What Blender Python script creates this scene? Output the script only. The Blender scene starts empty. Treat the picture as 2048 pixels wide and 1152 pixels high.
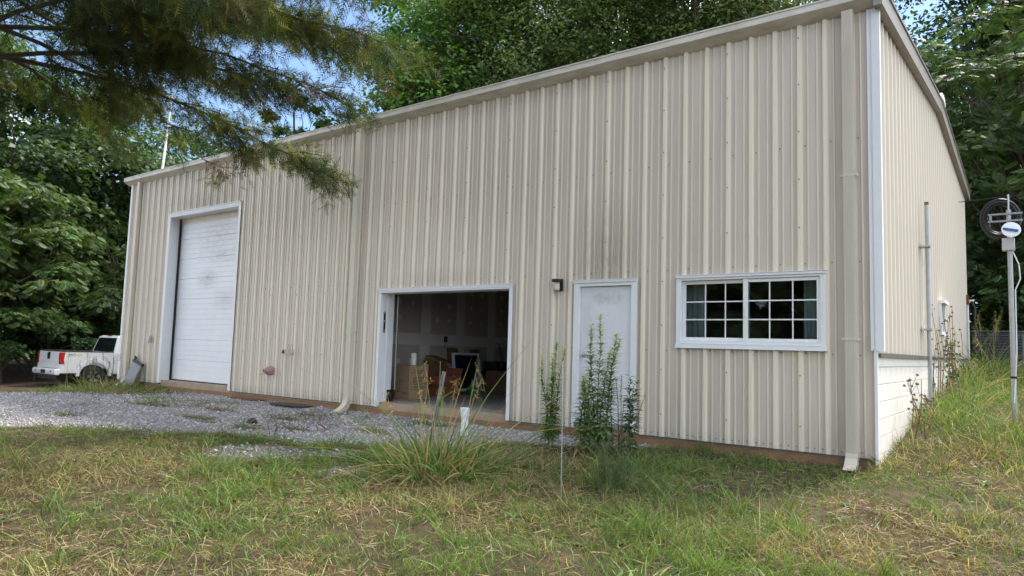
import bpy, bmesh, math, random
import numpy as np
from mathutils import Matrix, Vector

random.seed(7)
rng = np.random.default_rng(11)
S = bpy.context.scene
C = S.collection
R = math.radians

# ------------------------------------------------------------------ camera, sky, sun, exposure
cam_d = bpy.data.cameras.new('camera')
cam = bpy.data.objects.new('camera', cam_d)
C.objects.link(cam)
CAM = Vector((2.097, -9.105, 1.134))
yaw, pitch, roll = R(126.931), R(4.916), R(1.703)
f_ = Vector((math.cos(yaw) * math.cos(pitch), math.sin(yaw) * math.cos(pitch), math.sin(pitch)))
r0 = Vector((math.sin(yaw), -math.cos(yaw), 0))
u0 = r0.cross(f_)
r_ = math.cos(roll) * r0 + math.sin(roll) * u0
u_ = r_.cross(f_)
M = Matrix(((r_.x, u_.x, -f_.x), (r_.y, u_.y, -f_.y), (r_.z, u_.z, -f_.z))).to_4x4()
M.translation = CAM
cam.matrix_world = M
cam_d.sensor_width = 36
cam_d.lens = 1412.562 / 2048 * 36
cam_d.clip_start = 0.05
cam_d.clip_end = 2000
S.camera = cam

CLOUD_OFF = (7.3, 2.2, 5.1)
SUN_AZ, SUN_EL = 74.0, 54.0        # degrees from +X, counter-clockwise; behind the building
world = bpy.data.worlds.new('World')
S.world = world
world.use_nodes = True
wn = world.node_tree
bg = wn.nodes['Background']
sky = wn.nodes.new('ShaderNodeTexSky')
sky.sky_type = 'NISHITA'
sky.sun_disc = False
sky.sun_elevation = R(SUN_EL)
sky.sun_rotation = R(90 - SUN_AZ)
sky.air_density = 1.0
sky.dust_density = 0.4
sky.ozone_density = 3.0
bg.inputs[1].default_value = 0.05
# bright broken cloud over the whole dome
w_tc = wn.nodes.new('ShaderNodeTexCoord')
w_mp = wn.nodes.new('ShaderNodeMapping'); w_mp.inputs['Location'].default_value = CLOUD_OFF; w_mp.inputs['Scale'].default_value = (1, 1, 1.6)
w_nz = wn.nodes.new('ShaderNodeTexNoise'); w_nz.inputs['Scale'].default_value = 1.7; w_nz.inputs['Detail'].default_value = 9; w_nz.inputs['Roughness'].default_value = .58
w_rm = wn.nodes.new('ShaderNodeMapRange'); w_rm.interpolation_type = 'SMOOTHSTEP'; w_rm.inputs[1].default_value = .47; w_rm.inputs[2].default_value = .60
w_mx = wn.nodes.new('ShaderNodeMix'); w_mx.data_type = 'RGBA'; w_mx.inputs[7].default_value = (17.6, 18.0, 18.8, 1)
wn.links.new(w_tc.outputs['Generated'], w_mp.inputs[0]); wn.links.new(w_mp.outputs[0], w_nz.inputs[0]); wn.links.new(w_nz.outputs[0], w_rm.inputs[0])
wn.links.new(w_rm.outputs[0], w_mx.inputs[0]); wn.links.new(sky.outputs[0], w_mx.inputs[6]); wn.links.new(w_mx.outputs[2], bg.inputs[0])
sun_d = bpy.data.lights.new('sun', 'SUN')
sun = bpy.data.objects.new('sun', sun_d)
C.objects.link(sun)
sun_d.energy = 1.5
sun_d.angle = R(10)
sun_d.color = (1.0, 0.93, 0.82)
sdir = Vector((math.cos(R(SUN_AZ)) * math.cos(R(SUN_EL)), math.sin(R(SUN_AZ)) * math.cos(R(SUN_EL)), math.sin(R(SUN_EL))))
sun.rotation_euler = sdir.to_track_quat('Z', 'Y').to_euler()
S.view_settings.view_transform = 'Standard'
S.view_settings.look = 'None'
S.view_settings.exposure = 2.38
S.view_settings.gamma = 1.0
S.view_settings.use_curve_mapping = False
S.render.engine = 'CYCLES'

# ------------------------------------------------------------------ helpers
def tag(o, label=None, cat=None, group=None, kind=None):
    if label: o['label'] = label
    if cat: o['category'] = cat
    if group: o['group'] = group
    if kind: o['kind'] = kind
    return o

def empty(name, loc=(0, 0, 0), rz=0.0, label=None, cat=None, group=None):
    o = bpy.data.objects.new(name, None)
    o.empty_display_size = 0.1
    C.objects.link(o)
    o.location = loc
    o.rotation_euler = (0, 0, rz)
    return tag(o, label, cat, group)

def link(name, me, mat=None, parent=None, loc=None, smooth=False):
    if mat is not None and len(me.materials) == 0:
        me.materials.append(mat)
    o = bpy.data.objects.new(name, me)
    C.objects.link(o)
    if parent is not None: o.parent = parent
    if loc is not None: o.location = loc
    if smooth: me.shade_smooth()
    return o

def copy_tree(o, parent=None):
    c = o.copy()
    C.objects.link(c)
    if parent is not None: c.parent = parent
    for ch in list(o.children): copy_tree(ch, c)
    return c

class MB:
    """collects shapes; build() links them as one mesh object"""
    def __init__(self): self.v = []; self.f = []
    def add(self, vs, fs):
        n = len(self.v); self.v += [tuple(p) for p in vs]; self.f += [tuple(i + n for i in q) for q in fs]; return self
    def box(self, a, b, rot=None, about=None):
        x0, y0, z0 = a; x1, y1, z1 = b
        vs = [(x0, y0, z0), (x1, y0, z0), (x1, y1, z0), (x0, y1, z0), (x0, y0, z1), (x1, y0, z1), (x1, y1, z1), (x0, y1, z1)]
        if rot is not None:
            ab = Vector(about if about is not None else ((x0 + x1) / 2, (y0 + y1) / 2, (z0 + z1) / 2))
            vs = [tuple(rot @ (Vector(p) - ab) + ab) for p in vs]
        return self.add(vs, [(0, 3, 2, 1), (4, 5, 6, 7), (0, 1, 5, 4), (1, 2, 6, 5), (2, 3, 7, 6), (3, 0, 4, 7)])
    def quad(self, a, b, c, d): return self.add([a, b, c, d], [(0, 1, 2, 3)])
    def tube(self, pts, rad, n=8, caps=True):
        pts = [Vector(p) for p in pts]
        if not hasattr(rad, '__len__'): rad = [rad] * len(pts)
        vs = []; fs = []
        up = Vector((0, 0, 1))
        t0 = (pts[1] - pts[0]).normalized()
        if abs(t0.z) > 0.9: up = Vector((1, 0, 0))
        a = t0.cross(up).normalized()
        for i, p in enumerate(pts):
            t = (pts[min(i + 1, len(pts) - 1)] - pts[max(i - 1, 0)]).normalized()
            a = (a - t * a.dot(t)).normalized(); b = t.cross(a)
            for k in range(n):
                w = 2 * math.pi * k / n
                vs.append(tuple(p + (a * math.cos(w) + b * math.sin(w)) * rad[i]))
        for i in range(len(pts) - 1):
            for k in range(n):
                fs.append((i * n + k, i * n + (k + 1) % n, (i + 1) * n + (k + 1) % n, (i + 1) * n + k))
        if caps:
            fs.append(tuple(range(n - 1, -1, -1))); m = (len(pts) - 1) * n
            fs.append(tuple(m + k for k in range(n)))
        return self.add(vs, fs)
    def lathe(self, prof, n=16, center=(0, 0, 0), axis=None):
        """prof: list of (radius, height) ; axis: 3x3 matrix mapping z to the axis"""
        vs = []; fs = []
        for (r, h) in prof:
            for k in range(n):
                w = 2 * math.pi * k / n
                p = Vector((r * math.cos(w), r * math.sin(w), h))
                if axis is not None: p = axis @ p
                vs.append(tuple(p + Vector(center)))
        for i in range(len(prof) - 1):
            for k in range(n):
                fs.append((i * n + k, i * n + (k + 1) % n, (i + 1) * n + (k + 1) % n, (i + 1) * n + k))
        return self.add(vs, fs)
    def prism(self, poly, a0, a1, plane='yz'):
        """poly in two coordinates extruded along the third from a0 to a1"""
        n = len(poly)
        def P(p, a):
            if plane == 'yz': return (a, p[0], p[1])
            if plane == 'xz': return (p[0], a, p[1])
            return (p[0], p[1], a)
        vs = [P(p, a0) for p in poly] + [P(p, a1) for p in poly]
        fs = [tuple(range(n)), tuple(range(2 * n - 1, n - 1, -1))]
        fs += [(i, i + n, (i + 1) % n + n, (i + 1) % n) for i in range(n)]
        return self.add(vs, fs)
    def mesh(self, name, bevel=0.0, smooth=False, recalc=True):
        me = bpy.data.meshes.new(name)
        me.from_pydata(self.v, [], self.f)
        bm = bmesh.new(); bm.from_mesh(me)
        if recalc: bmesh.ops.recalc_face_normals(bm, faces=bm.faces)
        if bevel:
            es = [e for e in bm.edges if len(e.link_faces) == 2 and e.calc_face_angle(0) > 0.5]
            bmesh.ops.bevel(bm, geom=es, offset=bevel, segments=1, affect='EDGES')
        bm.to_mesh(me); bm.free()
        if smooth: me.shade_smooth()
        return me
    def build(self, name, mat, parent=None, bevel=0.0, smooth=False, loc=None):
        return link(name, self.mesh(name, bevel, smooth), mat, parent, loc)

def mesh_np(name, V, quads=None, tris=None, col=None):
    me = bpy.data.meshes.new(name)
    V = np.asarray(V, np.float32)
    me.vertices.add(len(V)); me.vertices.foreach_set('co', V.ravel())
    loops = []; starts = []; tot = []; n = 0
    if quads is not None and len(quads):
        q = np.asarray(quads, np.int32); loops.append(q.ravel()); starts.append(n + 4 * np.arange(len(q))); tot.append(np.full(len(q), 4)); n += 4 * len(q)
    if tris is not None and len(tris):
        t = np.asarray(tris, np.int32); loops.append(t.ravel()); starts.append(n + 3 * np.arange(len(t))); tot.append(np.full(len(t), 3)); n += 3 * len(t)
    L = np.concatenate(loops).astype(np.int32)
    me.loops.add(len(L)); me.loops.foreach_set('vertex_index', L)
    st = np.concatenate(starts).astype(np.int32)
    me.polygons.add(len(st)); me.polygons.foreach_set('loop_start', st)
    me.update(calc_edges=True)
    if col is not None:
        a = me.color_attributes.new('Col', 'FLOAT_COLOR', 'POINT')
        c4 = np.ones((len(V), 4), np.float32); c4[:, :3] = col
        a.data.foreach_set('color', c4.ravel())
    return me

def unit(a): return a / np.maximum(np.linalg.norm(a, axis=-1, keepdims=True), 1e-9)

def blades(P, D, L, W, bend, col, segs=3, side=None, tipcol=None):
    """strips from P along D, bending by vector bend (n,3); returns V, quads, tris, col"""
    n = len(P); D = unit(D)
    if side is None:
        rnd = rng.normal(size=(n, 3)); side = unit(np.cross(D, rnd))
    ts = np.linspace(0, 1, segs + 1)
    V = []; Cc = []
    for i, t in enumerate(ts):
        c = P + D * (L * t)[:, None] + bend * ((t ** 2) * L)[:, None]
        w = W * (1.0 - t ** 1.6) * (0.72 + 0.28 * min(1, 3 * t))
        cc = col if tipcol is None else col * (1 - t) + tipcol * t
        if i < segs:
            V += [c - side * (w / 2)[:, None], c + side * (w / 2)[:, None]]; Cc += [cc, cc]
        else:
            V.append(c); Cc.append(cc)
    k = len(V)
    V = np.stack(V, 1).reshape(-1, 3); Cc = np.stack(Cc, 1).reshape(-1, 3)
    b = (np.arange(n) * k)[:, None]
    q = np.concatenate([b + np.array([[2 * i, 2 * i + 1, 2 * i + 3, 2 * i + 2]]) for i in range(segs - 1)]) if segs > 1 else np.zeros((0, 4), int)
    t = b + np.array([[2 * segs - 2, 2 * segs - 1, 2 * segs]])
    return V, q, t, Cc

def lances(P, D, N, L, W, col, droop=0.25):
    """lance shaped leaves: base, widest at 40 %, tip; folded along the midrib. 2 quads each"""
    n = len(P); D = unit(D); sd = unit(np.cross(D, N)); up = unit(np.cross(sd, D))
    l = L[:, None]; w = W[:, None]
    m = P + D * l * .45 + up * l * .03
    V = np.stack([P, m - sd * w / 2 + up * w * .18, m, m + sd * w / 2 + up * w * .18, P + D * l - up * l * droop], 1).reshape(-1, 3)
    b = (np.arange(n) * 5)[:, None]
    q = np.concatenate([b + np.array([[0, 2, 4, 1]]), b + np.array([[0, 3, 4, 2]])])
    return V, q, np.repeat(col, 5, 0)

def rhombs(P, D, N, L, W, col):
    """broad leaves, one folded quad each"""
    n = len(P); D = unit(D); sd = unit(np.cross(D, N)); up = unit(np.cross(sd, D))
    l = L[:, None]; w = W[:, None]
    V = np.stack([P, P + D * l * .5 - sd * w / 2 + up * w * .15, P + D * l, P + D * l * .5 + sd * w / 2 + up * w * .15], 1).reshape(-1, 3)
    q = (np.arange(n) * 4)[:, None] + np.array([[0, 1, 2, 3]])
    return V, q, np.repeat(col, 4, 0)

def join(parts):
    """parts: list of (V, quads, tris, col)"""
    Vs = []; Q = []; T = []; Cs = []; n = 0
    for V, q, t, c in parts:
        Vs.append(V); Cs.append(c)
        if q is not None and len(q): Q.append(q + n)
        if t is not None and len(t): T.append(t + n)
        n += len(V)
    return np.concatenate(Vs), (np.concatenate(Q) if Q else None), (np.concatenate(T) if T else None), np.concatenate(Cs)

def sst(a, b, t):
    k = np.clip((t - a) / (b - a), 0, 1); return k * k * (3 - 2 * k)

def vnoise(x, y, s, seed=0):
    """smooth value noise on numpy arrays"""
    x = np.asarray(x, float) / s + seed * 17.3; y = np.asarray(y, float) / s + seed * 9.7
    xi = np.floor(x).astype(int); yi = np.floor(y).astype(int); fx = x - xi; fy = y - yi
    h = lambda i, j: np.modf(np.abs(np.sin(i * 127.1 + j * 311.7 + seed * 74.7) * 43758.5453))[0]
    fx = fx * fx * (3 - 2 * fx); fy = fy * fy * (3 - 2 * fy)
    return (h(xi, yi) * (1 - fx) + h(xi + 1, yi) * fx) * (1 - fy) + (h(xi, yi + 1) * (1 - fx) + h(xi + 1, yi + 1) * fx) * fy

# ------------------------------------------------------------------ materials
def mat(name, col, rough=0.6, metal=0.0, spec=0.5, vary=0.0, scale=8.0, bump=0.0, bscale=60.0, stretch=(1, 1, 1), col2=None):
    m = bpy.data.materials.new(name); m.use_nodes = True
    nt = m.node_tree; b = nt.nodes['Principled BSDF']
    b.inputs['Base Color'].default_value = (*col, 1); b.inputs['Roughness'].default_value = rough
    b.inputs['Metallic'].default_value = metal; b.inputs['Specular IOR Level'].default_value = spec
    if vary or bump:
        tc = nt.nodes.new('ShaderNodeTexCoord'); mp = nt.nodes.new('ShaderNodeMapping')
        mp.inputs['Scale'].default_value = stretch
        nt.links.new(tc.outputs['Object'], mp.inputs[0])
    if vary:
        nz = nt.nodes.new('ShaderNodeTexNoise'); nz.inputs['Scale'].default_value = scale; nz.inputs['Detail'].default_value = 6; nz.inputs['Roughness'].default_value = 0.65
        nt.links.new(mp.outputs[0], nz.inputs[0])
        mx = nt.nodes.new('ShaderNodeMix'); mx.data_type = 'RGBA'
        mr = nt.nodes.new('ShaderNodeMapRange'); mr.inputs[1].default_value = .3; mr.inputs[2].default_value = .7
        nt.links.new(nz.outputs[0], mr.inputs[0]); nt.links.new(mr.outputs[0], mx.inputs[0])
        c2 = col2 if col2 else tuple(c * (1 - vary) for c in col)
        mx.inputs[6].default_value = (*col, 1); mx.inputs[7].default_value = (*c2, 1)
        nt.links.new(mx.outputs[2], b.inputs['Base Color'])
    if bump:
        nb = nt.nodes.new('ShaderNodeTexNoise'); nb.inputs['Scale'].default_value = bscale; nb.inputs['Detail'].default_value = 4
        nt.links.new(mp.outputs[0], nb.inputs[0])
        bp = nt.nodes.new('ShaderNodeBump'); bp.inputs['Strength'].default_value = bump; bp.inputs['Distance'].default_value = .02
        nt.links.new(nb.outputs[0], bp.inputs['Height']); nt.links.new(bp.outputs[0], b.inputs['Normal'])
    return m

def leaf_mat(name, trans=0.35, rough=0.5, tint=(1.25, 1.35, 0.6)):
    m = bpy.data.materials.new(name); m.use_nodes = True
    nt = m.node_tree; b = nt.nodes['Principled BSDF']; out = nt.nodes['Material Output']
    a = nt.nodes.new('ShaderNodeAttribute'); a.attribute_name = 'Col'
    nt.links.new(a.outputs['Color'], b.inputs['Base Color'])
    b.inputs['Roughness'].default_value = rough; b.inputs['Specular IOR Level'].default_value = 0.35
    tr = nt.nodes.new('ShaderNodeBsdfTranslucent')
    mu = nt.nodes.new('ShaderNodeMix'); mu.data_type = 'RGBA'; mu.blend_type = 'MULTIPLY'; mu.inputs[0].default_value = 1
    mu.inputs[7].default_value = (*tint, 1)
    nt.links.new(a.outputs['Color'], mu.inputs[6]); nt.links.new(mu.outputs[2], tr.inputs['Color'])
    ms = nt.nodes.new('ShaderNodeMixShader'); ms.inputs[0].default_value = trans
    nt.links.new(b.outputs[0], ms.inputs[1]); nt.links.new(tr.outputs[0], ms.inputs[2]); nt.links.new(ms.outputs[0], out.inputs['Surface'])
    return m

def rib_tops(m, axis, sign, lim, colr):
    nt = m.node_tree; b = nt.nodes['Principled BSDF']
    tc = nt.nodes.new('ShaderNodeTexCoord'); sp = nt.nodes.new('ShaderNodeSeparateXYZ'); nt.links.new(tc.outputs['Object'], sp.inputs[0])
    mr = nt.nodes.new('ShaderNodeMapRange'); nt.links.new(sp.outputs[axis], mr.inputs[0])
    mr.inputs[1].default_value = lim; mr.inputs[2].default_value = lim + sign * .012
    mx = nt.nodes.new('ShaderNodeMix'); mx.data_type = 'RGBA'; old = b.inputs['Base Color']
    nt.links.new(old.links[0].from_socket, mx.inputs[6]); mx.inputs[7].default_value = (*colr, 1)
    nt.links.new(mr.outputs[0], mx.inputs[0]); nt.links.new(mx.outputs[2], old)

def stain_and_darken(m, spots, colr, noise_scale=9.0, stretch=(6, 6, .8)):
    """dirt and plain darkening of their own shape: spots = list of (cx, cz, rx, rz, strength) on the front wall, in object coordinates"""
    nt = m.node_tree; b = nt.nodes['Principled BSDF']
    tc = nt.nodes.new('ShaderNodeTexCoord'); sp = nt.nodes.new('ShaderNodeSeparateXYZ'); nt.links.new(tc.outputs['Object'], sp.inputs[0])
    def mth(op, *ins):
        n = nt.nodes.new('ShaderNodeMath'); n.operation = op
        for i, v in enumerate(ins):
            if isinstance(v, (int, float)): n.inputs[i].default_value = v
            else: nt.links.new(v, n.inputs[i])
        return n.outputs[0]
    acc = None
    for (cx, cz, rx, rz, s) in spots:
        dx = mth('DIVIDE', mth('SUBTRACT', sp.outputs[0], cx), rx); dz = mth('DIVIDE', mth('SUBTRACT', sp.outputs[2], cz), rz)
        d = mth('SQRT', mth('ADD', mth('MULTIPLY', dx, dx), mth('MULTIPLY', dz, dz)))
        v = mth('MULTIPLY', mth('MAXIMUM', mth('SUBTRACT', 1.0, d), 0.0), s)
        acc = v if acc is None else mth('MAXIMUM', acc, v)
    mp = nt.nodes.new('ShaderNodeMapping'); mp.inputs['Scale'].default_value = stretch; nt.links.new(tc.outputs['Object'], mp.inputs[0])
    nz = nt.nodes.new('ShaderNodeTexNoise'); nz.inputs['Scale'].default_value = noise_scale; nz.inputs['Detail'].default_value = 8; nz.inputs['Roughness'].default_value = .7
    nt.links.new(mp.outputs[0], nz.inputs[0])
    fac = mth('MINIMUM', mth('MAXIMUM', mth('MULTIPLY', acc, mth('MULTIPLY', mth('SUBTRACT', nz.outputs[0], .28), 2.6)), 0.0), .85)
    mx = nt.nodes.new('ShaderNodeMix'); mx.data_type = 'RGBA'
    old = b.inputs['Base Color']
    if old.is_linked: nt.links.new(old.links[0].from_socket, mx.inputs[6])
    else: mx.inputs[6].default_value = old.default_value
    mx.inputs[7].default_value = (*colr, 1)
    nt.links.new(fac, mx.inputs[0]); nt.links.new(mx.outputs[2], old)
    return m

m_wall = mat('stone_coloured_steel', (.63, .555, .465), .40, spec=.4, vary=.14, scale=2.4, stretch=(4, 4, .3), bump=.10, bscale=2.2)
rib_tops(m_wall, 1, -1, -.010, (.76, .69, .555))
def sheet_tone(m, amt=.05):
    nt = m.node_tree; b = nt.nodes['Principled BSDF']; oi = nt.nodes.new('ShaderNodeObjectInfo')
    mr = nt.nodes.new('ShaderNodeMapRange'); mr.inputs[3].default_value = 1 - amt; mr.inputs[4].default_value = 1 + amt * .6; nt.links.new(oi.outputs['Random'], mr.inputs[0])
    mx = nt.nodes.new('ShaderNodeMix'); mx.data_type = 'RGBA'; mx.blend_type = 'MULTIPLY'; mx.inputs[0].default_value = 1
    old = b.inputs['Base Color']; nt.links.new(old.links[0].from_socket, mx.inputs[6]); nt.links.new(mr.outputs[0], mx.inputs[7]); nt.links.new(mx.outputs[2], old)
sheet_tone(m_wall)
stain_and_darken(m_wall, [(-3.05, 2.45, .72, 1.25, .7), (-8.8, 5.35, 9.5, .35, .35), (-14.2, 4.45, 2.0, .5, .5), (-6.3, 2.3, 1.5, .25, .35), (-9.0, -.05, 12., .28, .45), (0.2, .1, 1.0, .5, .35), (-17.0, .1, 1.2, .6, .5)], (.15, .115, .085), 7.0, (11, 11, 1.0))  # long upper spot only darkens the wall top below the gutter
m_side = mat('stone_coloured_steel_side', (.63, .56, .46), .42, spec=.4, vary=.08, scale=1.6, stretch=(2.5, 2.5, .35))
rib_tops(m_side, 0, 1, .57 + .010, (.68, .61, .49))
m_cream = mat('cream_steel', (.62, .56, .45), .4, spec=.4, vary=.12, scale=3.0, stretch=(1, 1, .4))
m_gutter = mat('gutter_steel', (.70, .67, .59), .4, spec=.4, vary=.28, scale=5.0, stretch=(.5, 2, 2), col2=(.44, .40, .33))
m_rake = mat('taupe_steel', (.29, .265, .225), .4, spec=.4, vary=.15, scale=4.0)
m_white = mat('white_trim', (.78, .79, .80), .45, spec=.4, vary=.06, scale=5)
m_rollup = mat('white_door_steel', (.78, .79, .81), .4, spec=.4, vary=.06, scale=3)
stain_and_darken(m_rollup, [(-14.0, 3.7, 1.4, .9, .55), (-14.35, 2.62, .55, .3, .9), (-13.4, 2.1, .9, .35, .5), (-13.7, 3.2, 1.2, .35, .6)], (.30, .28, .29), 3.0, (2, 2, 6))
m_door = mat('white_door_paint', (.74, .75, .76), .5, spec=.35, vary=.07, scale=6)
stain_and_darken(m_door, [(-3.0, 1.92, .42, .13, .8), (-3.3, 1.6, .12, .4, .35)], (.36, .37, .38), 6.0, (2, 2, 2))
m_vinyl = mat('white_vinyl', (.80, .80, .79), .35, vary=.05, scale=6)
m_slab = mat('stained_concrete', (.40, .35, .28), .85, vary=.3, scale=3, bump=.3, bscale=60, col2=(.32, .19, .10))
m_floor = mat('grey_concrete', (.36, .33, .30), .75, vary=.2, scale=3, bump=.1, bscale=40)
m_clay = mat('clay_stained_footing', (.36, .175, .08), .9, vary=.35, scale=2.5, bump=.6, bscale=30, col2=(.17, .12, .08))
m_block = mat('white_painted_block', (.80, .78, .73), .7, col2=(.66, .59, .47), vary=.10, scale=1.8, bump=.15, bscale=50)
m_mortar = mat('painted_mortar', (.50, .48, .45), .9)
m_dry = mat('unpainted_drywall', (.46, .43, .39), .9, vary=.12, scale=2)
m_mud = mat('joint_compound', (.66, .64, .62), .9, vary=.08, scale=6)
m_dark = mat('dark_steel', (.03, .03, .033), .45, metal=.6)
m_black = mat('black_plastic', (.012, .012, .014), .5)
m_galv = mat('galvanised_steel', (.42, .44, .45), .38, metal=.75, vary=.2, scale=20)
m_chrome = mat('brushed_steel', (.5, .52, .55), .3, metal=.9)
m_screw = mat('dull_screw', (.20, .17, .14), .5, metal=.4)
m_ledge = mat('shadow_dark_flashing', (.10, .09, .08), .6)  # flashing with the shadow gap below the siding put into its colour
m_glass = bpy.data.materials.new('window_glass'); m_glass.use_nodes = True
nt = m_glass.node_tree; nt.nodes.remove(nt.nodes['Principled BSDF'])
g_t = nt.nodes.new('ShaderNodeBsdfTransparent'); g_t.inputs[0].default_value = (.80, .84, .85, 1)
g_g = nt.nodes.new('ShaderNodeBsdfGlossy'); g_g.inputs['Roughness'].default_value = .02
g_f = nt.nodes.new('ShaderNodeFresnel'); g_f.inputs[0].default_value = 1.5
g_m = nt.nodes.new('ShaderNodeMixShader')
nt.links.new(g_f.outputs[0], g_m.inputs[0]); nt.links.new(g_t.outputs[0], g_m.inputs[1]); nt.links.new(g_g.outputs[0], g_m.inputs[2]); nt.links.new(g_m.outputs[0], nt.nodes['Material Output'].inputs[0])
m_card = mat('brown_cardboard', (.36, .24, .135), .85, vary=.12, scale=6)
m_card2 = mat('dark_cardboard', (.17, .085, .045), .85, vary=.15, scale=6)
m_redcard = mat('orange_red_cardboard', (.27, .085, .04), .8, vary=.2, scale=5)
m_ink = mat('dark_print', (.05, .035, .03), .8)
m_paper = mat('white_paper', (.75, .75, .74), .9)
m_bark = mat('grey_brown_bark', (.10, .08, .06), .9, vary=.4, scale=6, bump=.6, bscale=30, stretch=(3, 3, .5))
m_twig = mat('dry_twig', (.17, .125, .085), .9, vary=.3, scale=10)
m_leaf = leaf_mat('broad_leaf', .38)
m_mim = leaf_mat('feathery_leaf', .35)
m_ced = leaf_mat('cedar_scale_leaf', .28, .9)
m_grass = leaf_mat('grass_blade', .35, .55, (1.2, 1.25, .7))
m_weed = leaf_mat('weed_leaf', .35, .5)

# ------------------------------------------------------------------ the ground
def gz(x, y):
    x = np.asarray(x, float); y = np.asarray(y, float)
    z = -.135 + .030 * np.clip(y, -14, 0)
    z = z - .46 * (1 - sst(-22.5, -16, x))
    up = np.interp(y, [-4, -1.5, 0, 3.4, 12, 30], [0, .0, .07, .50, 1.08, 1.3])
    z = z + sst(.47, .62, x) * up
    z = z + np.where(y > 14, .5 * sst(14, 30, y), 0) * (x < .5)
    bmp = (vnoise(x, y, 1.7, 3) - .5) * .06 + (vnoise(x, y, .45, 5) - .5) * .025
    away = sst(0.02, .5, -y) + (x > .62) * 1.0 + (x < -18) * 1.0
    return z + bmp * np.clip(away, 0, 1)

def gravel_mask(x, y):
    x = np.asarray(x, float); y = np.asarray(y, float)
    yb = np.interp(x, [-40, -20, -10.75, -9.2, -7.2, -5.2, -4.0, -2.7, -2.0], [-6.2, -5.6, -5.0, -3.7, -3.05, -2.5, -1.55, -.62, .2])
    wob = (vnoise(x, y, 1.1, 8) - .5) * 1.1 + (vnoise(x, y, .3, 9) - .5) * .35
    a = sst(-.25, .3, y - yb + wob * .8) * (x < -1.9)
    b = sst(1.15, .5, np.hypot((x + 5.3) / 1.25, (y + 3.75) / .62) + wob * 1.1) * .5
    g = np.maximum(a, b)
    # grassy islands standing in the gravel
    for (cx, cy, rx, ry) in ISLES:
        g = g * (1 - .9 * sst(1.15, .55, np.hypot((x - cx) / rx, (y - cy) / ry) + wob * .5))
    g = g * (1 - sst(-13.2, -15.6, x) * sst(-2.6, -1.2, y))       # weeds by the far corner
    g = g * (1 - .55 * sst(.58, .8, vnoise(x, y, 1.6, 61) * .6 + vnoise(x, y, .35, 62) * .4))
    return np.clip(g, 0, 1)
ISLES = [(-12.2, -2.1, .9, .22), (-10.4, -1.6, .8, .2), (-9.6, -2.5, .7, .25), (-8.4, -1.5, .5, .2), (-8.7, -.85, .45, .15), (-11.4, -3.8, .6, .25),
         (-7.3, -2.2, .55, .16), (-8.9, -2.7, .4, .14), (-6.1, -1.6, .6, .16), (-5.9, -.5, .7, .25), (-7.8, -2.6, .5, .3)]

def graded(parts):
    out = []
    for a, b, s in parts: out += list(np.arange(a, b, s))
    return np.array(out + [parts[-1][1]])
gx = graded([(-420, -60, 45), (-60, -28, 4), (-28, -16, .5), (-16, .3, .16), (.3, .7, .05), (.7, 6, .16), (6, 30, 2), (30, 420, 39)])
gy = graded([(-420, -40, 38), (-40, -14, 2), (-14, 1, .16), (1, 14, .5), (14, 40, 2), (40, 420, 38)])
GX, GY = np.meshgrid(gx, gy)
GZ = gz(GX, GY)
nx, ny = len(gx), len(gy)
idx = np.arange(nx * ny).reshape(ny, nx)
Q = np.stack([idx[:-1, :-1], idx[:-1, 1:], idx[1:, 1:], idx[1:, :-1]], -1).reshape(-1, 4)
gm = gravel_mask(GX, GY)
wet = np.stack([gm, vnoise(GX, GY, 1.3, 4), vnoise(GX, GY, .5, 6)], -1).reshape(-1, 3)
me = mesh_np('ground', np.stack([GX, GY, GZ], -1).reshape(-1, 3), Q, None, wet)
me.shade_smooth()
m_ground = bpy.data.materials.new('soil_and_gravel'); m_ground.use_nodes = True
nt = m_ground.node_tree; b = nt.nodes['Principled BSDF']; b.inputs['Roughness'].default_value = .95; b.inputs['Specular IOR Level'].default_value = .15
at = nt.nodes.new('ShaderNodeAttribute'); at.attribute_name = 'Col'
sp = nt.nodes.new('ShaderNodeSeparateColor'); nt.links.new(at.outputs['Color'], sp.inputs[0])
tc = nt.nodes.new('ShaderNodeTexCoord')
n1 = nt.nodes.new('ShaderNodeTexNoise'); n1.inputs['Scale'].default_value = 2.2; n1.inputs['Detail'].default_value = 9; n1.inputs['Roughness'].default_value = .7
n2 = nt.nodes.new('ShaderNodeTexVoronoi'); n2.inputs['Scale'].default_value = 42
nt.links.new(tc.outputs['Object'], n1.inputs[0]); nt.links.new(tc.outputs['Object'], n2.inputs[0])
rs = nt.nodes.new('ShaderNodeValToRGB')
rs.color_ramp.elements[0].position = .32; rs.color_ramp.elements[0].color = (.035, .026, .018, 1)
rs.color_ramp.elements[1].position = .70; rs.color_ramp.elements[1].color = (.12, .082, .050, 1)
e = rs.color_ramp.elements.new(.5); e.color = (.068, .05, .031, 1)
nt.links.new(n1.outputs[0], rs.inputs[0])
rg = nt.nodes.new('ShaderNodeValToRGB')
rg.color_ramp.elements[0].color = (.20, .195, .20, 1); rg.color_ramp.elements[1].color = (.40, .39, .40, 1)
nt.links.new(n2.outputs['Color'], rg.inputs[0])
mx = nt.nodes.new('ShaderNodeMix'); mx.data_type = 'RGBA'
nt.links.new(sp.outputs[0], mx.inputs[0]); nt.links.new(rs.outputs[0], mx.inputs[6]); nt.links.new(rg.outputs[0], mx.inputs[7])
nt.links.new(mx.outputs[2], b.inputs['Base Color'])
bp = nt.nodes.new('ShaderNodeBump'); bp.inputs['Strength'].default_value = .8; bp.inputs['Distance'].default_value = .03
n3 = nt.nodes.new('ShaderNodeTexNoise'); n3.inputs['Scale'].default_value = 26; n3.inputs['Detail'].default_value = 10; n3.inputs['Roughness'].default_value = .75
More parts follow.
